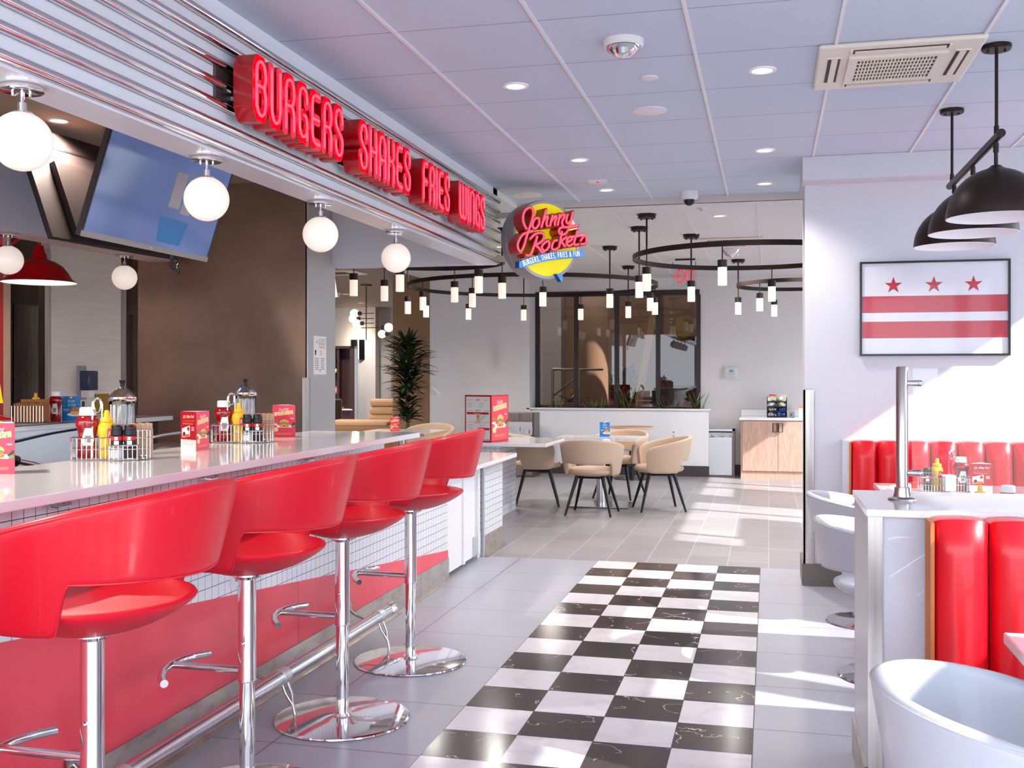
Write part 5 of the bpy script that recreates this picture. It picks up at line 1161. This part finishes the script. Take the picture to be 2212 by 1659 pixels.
# plants
def blade(mb, base, lean, az, L_, w, n=7, curl=.6):
    pts = []; p = Vector(base); d = Vector((math.cos(az) * math.sin(lean), math.sin(az) * math.sin(lean), math.cos(lean))); side = Vector((-math.sin(az), math.cos(az), 0))
    vs = []; fs = []
    for i in range(n + 1):
        t_ = i / n; ww = w * math.sin(math.pi * min(1, .12 + .88 * t_)) ** .6 * (1 if t_ < .98 else .1)
        vs += [p - side * ww / 2, p + Vector((0, 0, -.12 * ww)), p + side * ww / 2]
        lean2 = lean + curl * t_; d = Vector((math.cos(az) * math.sin(lean2), math.sin(az) * math.sin(lean2), math.cos(lean2))); p = p + d * L_ / n
    for i in range(n): a = 3 * i; fs += [(a, a + 1, a + 4, a + 3), (a + 1, a + 2, a + 5, a + 4)]
    mb.add(vs, fs)
random.seed(5)
for i, (x, n_, h_, l) in enumerate([(-3.12, 6, .15, 'leftmost low snake plant behind the half wall ledge'), (-2.46, 6, .2, 'snake plant behind the ledge at the second window pane'), (-1.98, 8, .38, 'tallest snake plant behind the ledge, at the left of the third pane'),
                              (-1.42, 7, .26, 'snake plant behind the ledge under the third mullion'), (-1.05, 7, .32, 'rightmost dark snake plant behind the ledge')]):
    t = thing('snake_plant', l, 'plant', (x, 15.26, .0), 0, 'snake plants on the window ledge'); b = MB().m('leaf_pale')
    for k in range(n_ + 3): blade(b, (random.uniform(-.1, .1), random.uniform(-.03, .03), .80), random.uniform(.05, .4), random.choice([0, math.pi]) + random.uniform(-.4, .4), h_ + .12 + random.uniform(-.06, .05), .06, curl=random.uniform(-.1, .5))
    b.build('foliage', t); MB().m('terracotta').lathe([(.07, .0), (.09, .80), (.08, .80), (0, .78)], n=20).build('pot', t)
t = thing('dracaena', 'tall dark green dracaena standing in the opening to the lobby', 'plant', (-5.06, 14.35, 0)); b = MB().m('leaf')
for k in range(300):
    z = random.uniform(.75, 1.93); a = random.uniform(0, 2 * math.pi); s_ = .75 + .25 * math.sin(z * 5); blade(b, (.05 * math.cos(a), .05 * math.sin(a), z), random.uniform(.7, 1.5), a, random.uniform(.30, .46) * s_, .065, curl=random.uniform(.2, 1.1))
for k in range(16): a = random.uniform(0, 6.28); blade(b, (.03 * math.cos(a), .03 * math.sin(a), 1.85), random.uniform(.1, .5), a, random.uniform(.2, .32), .05, curl=.4)
b.build('foliage', t, smooth=False); MB().m('stem').cyl((0, 0, .3), (.02, 0, 1.9), .03, .018).cyl((.03, .02, .3), (-.04, .02, 1.4), .022, .015).build('trunk', t); MB().m('black_plastic').lathe([(.13, 0), (.17, .35), (.15, .35), (0, .33)], n=24).build('pot', t)
t = thing('ficus_pot', 'leafy round potted shrub behind the second pane of the dark window', 'plant', (-2.45, 18.3, 0)); b = MB().m('leaf')
for k in range(420):
    u = random.uniform(-1, 1); a = random.uniform(0, 6.28); rr = random.uniform(.16, .34); q = math.sqrt(1 - u * u); blade(b, (rr * q * math.cos(a), rr * q * math.sin(a), 1.18 + .42 * u * rr / .34), random.uniform(.4, 1.6), a, .11, .06, 3)
b.build('foliage', t, smooth=False); MB().m('stem').cyl((0, 0, .4), (0, 0, 1.2), .02).build('trunk', t); MB().m('terracotta').lathe([(.2, 0), (.28, .62), (.24, .66), (0, .6)], n=28).build('pot', t)
t = thing('bromeliad', 'spiky dark bromeliad with yellow flower behind the left pane', 'plant', (-3.16, 17.0, 0)); b = MB().m('leaf')
for k in range(26): a = k * 2.4; blade(b, (0, 0, .98), random.uniform(.9, 1.4), a, .34, .04, curl=.5)
b.build('foliage', t); b = MB().m('mustard')
for k in range(10): blade(b, (0, 0, 1.05 + .01 * k), .5, k * 2.4, .12, .025, 4, curl=.2)
b.build('flower', t); MB().m('terracotta').lathe([(.14, 0), (.16, .95), (0, .95)], n=20).build('pot', t)

# ================================================================== LOBBY
t = thing('lobby_shelving', 'dark walnut shelving unit at the lobby wall beyond the opening', 'shelving', (0, 0, 0))
q = Matrix.Translation((-7.98, 18.66, 0)) @ Matrix.Rotation(R(13.7), 4, 'Z')
s_ = MB(q).m('walnut').box(-.9, .34, .25, .3, 0, 1.98).box(.25, .34, -.1, .3, 0, 1.98).box(-.9, .34, -.1, .3, 1.93, 1.98).box(.0, .04, -.05, .3, .85, 1.93).box(-.9, .28, -.04, .25, 0, .76); s_.build('carcass', t)
for z in (1.05, 1.34, 1.62): MB(q).m('walnut').box(-.9, .04, -.05, .28, z, z + .02).build('shelf', t)
MB(q).m('paper').box(-.9, .3, -.12, .28, .76, .785).build('desk_top', t)
def onshelf(nm, l, cat, x, z, build):
    o = thing(nm, l, cat, q @ Vector((x, .05, z))); build(o)
onshelf('storage_box', 'small white box on the highest lobby shelf', 'box', -.12, 1.64, lambda o: MB().m('bun').box(-.12, .06, -.05, .05, 0, .09).build('box', o))
onshelf('flower_vase', 'white flower arrangement on the middle lobby shelf', 'vase', -.1, 1.36, lambda o: (MB().m('stem').lathe([(.03, 0), (.06, .1), (.04, .12), (0, .12)], n=16).build('vase', o), MB().m('cream_packet').sphere((0, 0, .17), .075, 12, 8).sphere((.05, 0, .15), .05, 10, 7).sphere((-.06, 0, .16), .05, 10, 7).build('flowers', o)))
onshelf('photo_frame', 'red tilted photo frame on the lowest lobby shelf', 'frame', -.06, 1.07, lambda o: MB().m('label_red').prism([(-.1, 0), (.12, 0), (.06, .15), (-.1, .15)], -.01, .01, 'y').m('bun').prism([(-.07, .03), (.08, .03), (.04, .12), (-.07, .12)], -.014, -.01, 'y').build('frame', o))
onshelf('desk_book', 'pale book lying on the lobby desk top', 'book', .0, .785, lambda o: MB().m('bun').box(-.1, .1, -.05, .05, 0, .035).build('book', o))
t = thing('desk_chair', 'dark patterned chair at the lobby desk, cut by the grey column', 'chair', (-7.75, 17.6, 0), R(-20))
MB().m('ac_dark').box(-.22, .2, -.2, .2, .44, .52).box(.15, .22, -.2, .2, .5, 1.0).build('upholstery', t, bevel=.03)
for a_, b_ in ((-.18, -.17), (.18, -.17), (-.18, .17), (.18, .17)): MB().m('walnut').cyl((a_, b_, .45), (a_ * 1.2, b_ * 1.2, 0), .018).build('leg', t)
t = thing('wall_sconce', 'dark folded wall sconce glowing on the pale lobby wall', 'wall lamp', (-8.40, 20.68, 1.96), R(10))
MB().m('black_paint').prism([(-.13, 0), (.02, -.1), (.02, 0)], -.21, .21).prism([(.06, -.1), (.17, 0), (.06, 0)], -.21, .21).build('shade', t); MB().m('downlight_glow').box(.02, .06, -.02, -.01, -.2, .2).build('light_strip', t)
lamp('POINT', (-8.36, 20.45, 2.2), 10, (1, .8, .55), .05)
so = thing('channel_sofa', 'tan lounge sofa with horizontal rolls by the dracaena', 'sofa', (-6.50, 16.5, 0), R(2))
MB().m('sofa_dark').box(-.62, .8, -.55, .45, .12, .62).build('seat', so, bevel=.09)
for k in range(3): MB().m('sofa').box(-.10, .9, .25 + .03 * k, .5, .62 + .135 * k, .755 + .135 * k).build('back_roll', so, bevel=.05)
MB().m('sofa').box(-.62, .5, -.5, .25, .58, .68).build('seat_pad', so, bevel=.04)
for a_, b_ in ((-.5, -.45), (.7, -.45), (-.5, .4), (.7, .4)): MB().m('black_paint').box(a_, a_ + .04, b_, b_ + .04, 0, .13).build('leg', so)
t = thing('side_cabinet', 'low walnut cabinet behind the tan sofa', 'cabinet', (-6.25, 17.5, 0)); MB().m('walnut').box(-.4, .7, -.25, .25, 0, 1.02).build('body', t)
t = thing('lounge_chair', 'grey lounge chair seen above the walnut cabinet', 'chair', (-6.2, 19.0, 0)); MB().m('sofa').box(-.3, .3, -.3, .3, 0, .6).build('seat', t, bevel=.06); MB().m('sofa').box(-.25, .32, .15, .3, .5, 1.22).build('backrest', t, bevel=.07)
def sput(label, x, y, z0, arms):
    t = thing('branching_chandelier', label, 'chandelier', (x, y, 0), 0, 'branching lobby chandeliers')
    MB().m('walnut').lathe([(0, 2.85), (.09, 2.85), (.09, 2.83), (0, 2.83)], n=24).cyl((0, 0, 2.84), (0, 0, z0 - .12), .009, n=8).build('stem', t)
    for dx, z, side in arms:
        MB().m('walnut').cyl((-.08 if dx > 0 else .13, 0, z), (dx, 0, z), .006, n=8).cyl((dx - .035 * side, 0, z), (dx + .02 * side, 0, z), .032, n=14).build('arm', t); MB().m('bulb_glow').sphere((dx + .075 * side, 0, z), .07, 18, 12).build('globe', t)
sput('lobby chandelier with paired glowing globes, nearer the dark shelving', -6.14, 15.485, 2.10, [(-.14, 2.32, -1), (-.08, 2.245, -1), (.30, 2.175, 1), (-.12, 2.40, -1)])
sput('lobby chandelier with glowing globes above the dracaena', -6.09, 17.04, 2.20, [(-.30, 2.135, -1), (.17, 2.31, 1), (.02, 2.16, 1)])
t = thing('fabric_pendant', 'pale conical lampshade cut by the grey column in the opening', 'pendant light', (-4.55, 10.25, 0)); MB().m('shade_glow').lathe([(.10, 2.66), (.155, 2.26), (.15, 2.26), (.10, 2.65)], n=32).build('shade', t); MB().m('bronze').cyl((0, 0, 2.84), (0, 0, 2.6), .006).build('cord', t)
t = thing('ceiling_alarm', 'clear-domed ceiling alarm in the lobby, left of a pair', 'alarm', (-7.5, 16.6, 2.85)); MB().m('device_white').lathe([(.1, 0), (.09, -.02), (.05, -.08), (0, -.09)], n=20).build('body', t)
t = thing('ceiling_alarm', 'clear-domed ceiling alarm in the lobby, right of a pair', 'alarm', (-7.25, 16.9, 2.85)); MB().m('device_white').lathe([(.09, 0), (.08, -.02), (.05, -.07), (0, -.08)], n=20).build('body', t)
t = thing('lobby_vent', 'square air unit in the dark lobby ceiling beside the canopy', 'air vent', (-5.75, 13.5, 2.85)); MB().m('ac_white').box(-.3, .3, -.3, .3, -.015, 0).m('ac_dark').box(-.15, .15, -.15, .15, -.018, -.015).build('panel', t)

# ================================================================== OUTSIDE, LIGHT, CAMERA
sc = bpy.context.scene
wd = bpy.data.worlds.new('World'); sc.world = wd; wd.use_nodes = True
bg = wd.node_tree.nodes['Background']; bg.inputs['Color'].default_value = (.80, .89, 1., 1); bg.inputs['Strength'].default_value = 5.3
sd = bpy.data.lights.new('sun', 'SUN'); sd.energy = 8.5; sd.angle = R(.7); sd.color = (1., .965, .92)
so_ = bpy.data.objects.new('sun', sd); C.objects.link(so_)
el = R(34.6); az = Vector((-.940, .341, 0)).normalized()
dirn = Vector((az.x * math.cos(el), az.y * math.cos(el), -math.sin(el)))
so_.rotation_euler = dirn.to_track_quat('-Z', 'Y').to_euler(); so_.location = (8, -3, 8)
cd = bpy.data.cameras.new('camera'); cam = bpy.data.objects.new('camera', cd); C.objects.link(cam); sc.camera = cam
cd.sensor_width = 36; cd.lens = 36 * 2270 / 2212; cd.shift_y = -21.5 / 2212; cd.clip_start = .05; cd.clip_end = 200
cam.location = (0, 0, 1.448); cam.rotation_euler = (R(90), 0, math.atan(554.5 / 2270))
sc.view_settings.view_transform = 'Standard'; sc.view_settings.look = 'None'; sc.view_settings.gamma = 1; sc.view_settings.use_curve_mapping = False
sc.view_settings.exposure = .22
sc.cycles.use_denoising = True; sc.cycles.max_bounces = 10; sc.cycles.diffuse_bounces = 5; sc.cycles.glossy_bounces = 5; sc.cycles.transparent_max_bounces = 12; sc.cycles.transmission_bounces = 6
sc.cycles.caustics_reflective = False; sc.cycles.caustics_refractive = False; sc.cycles.sample_clamp_indirect = 6
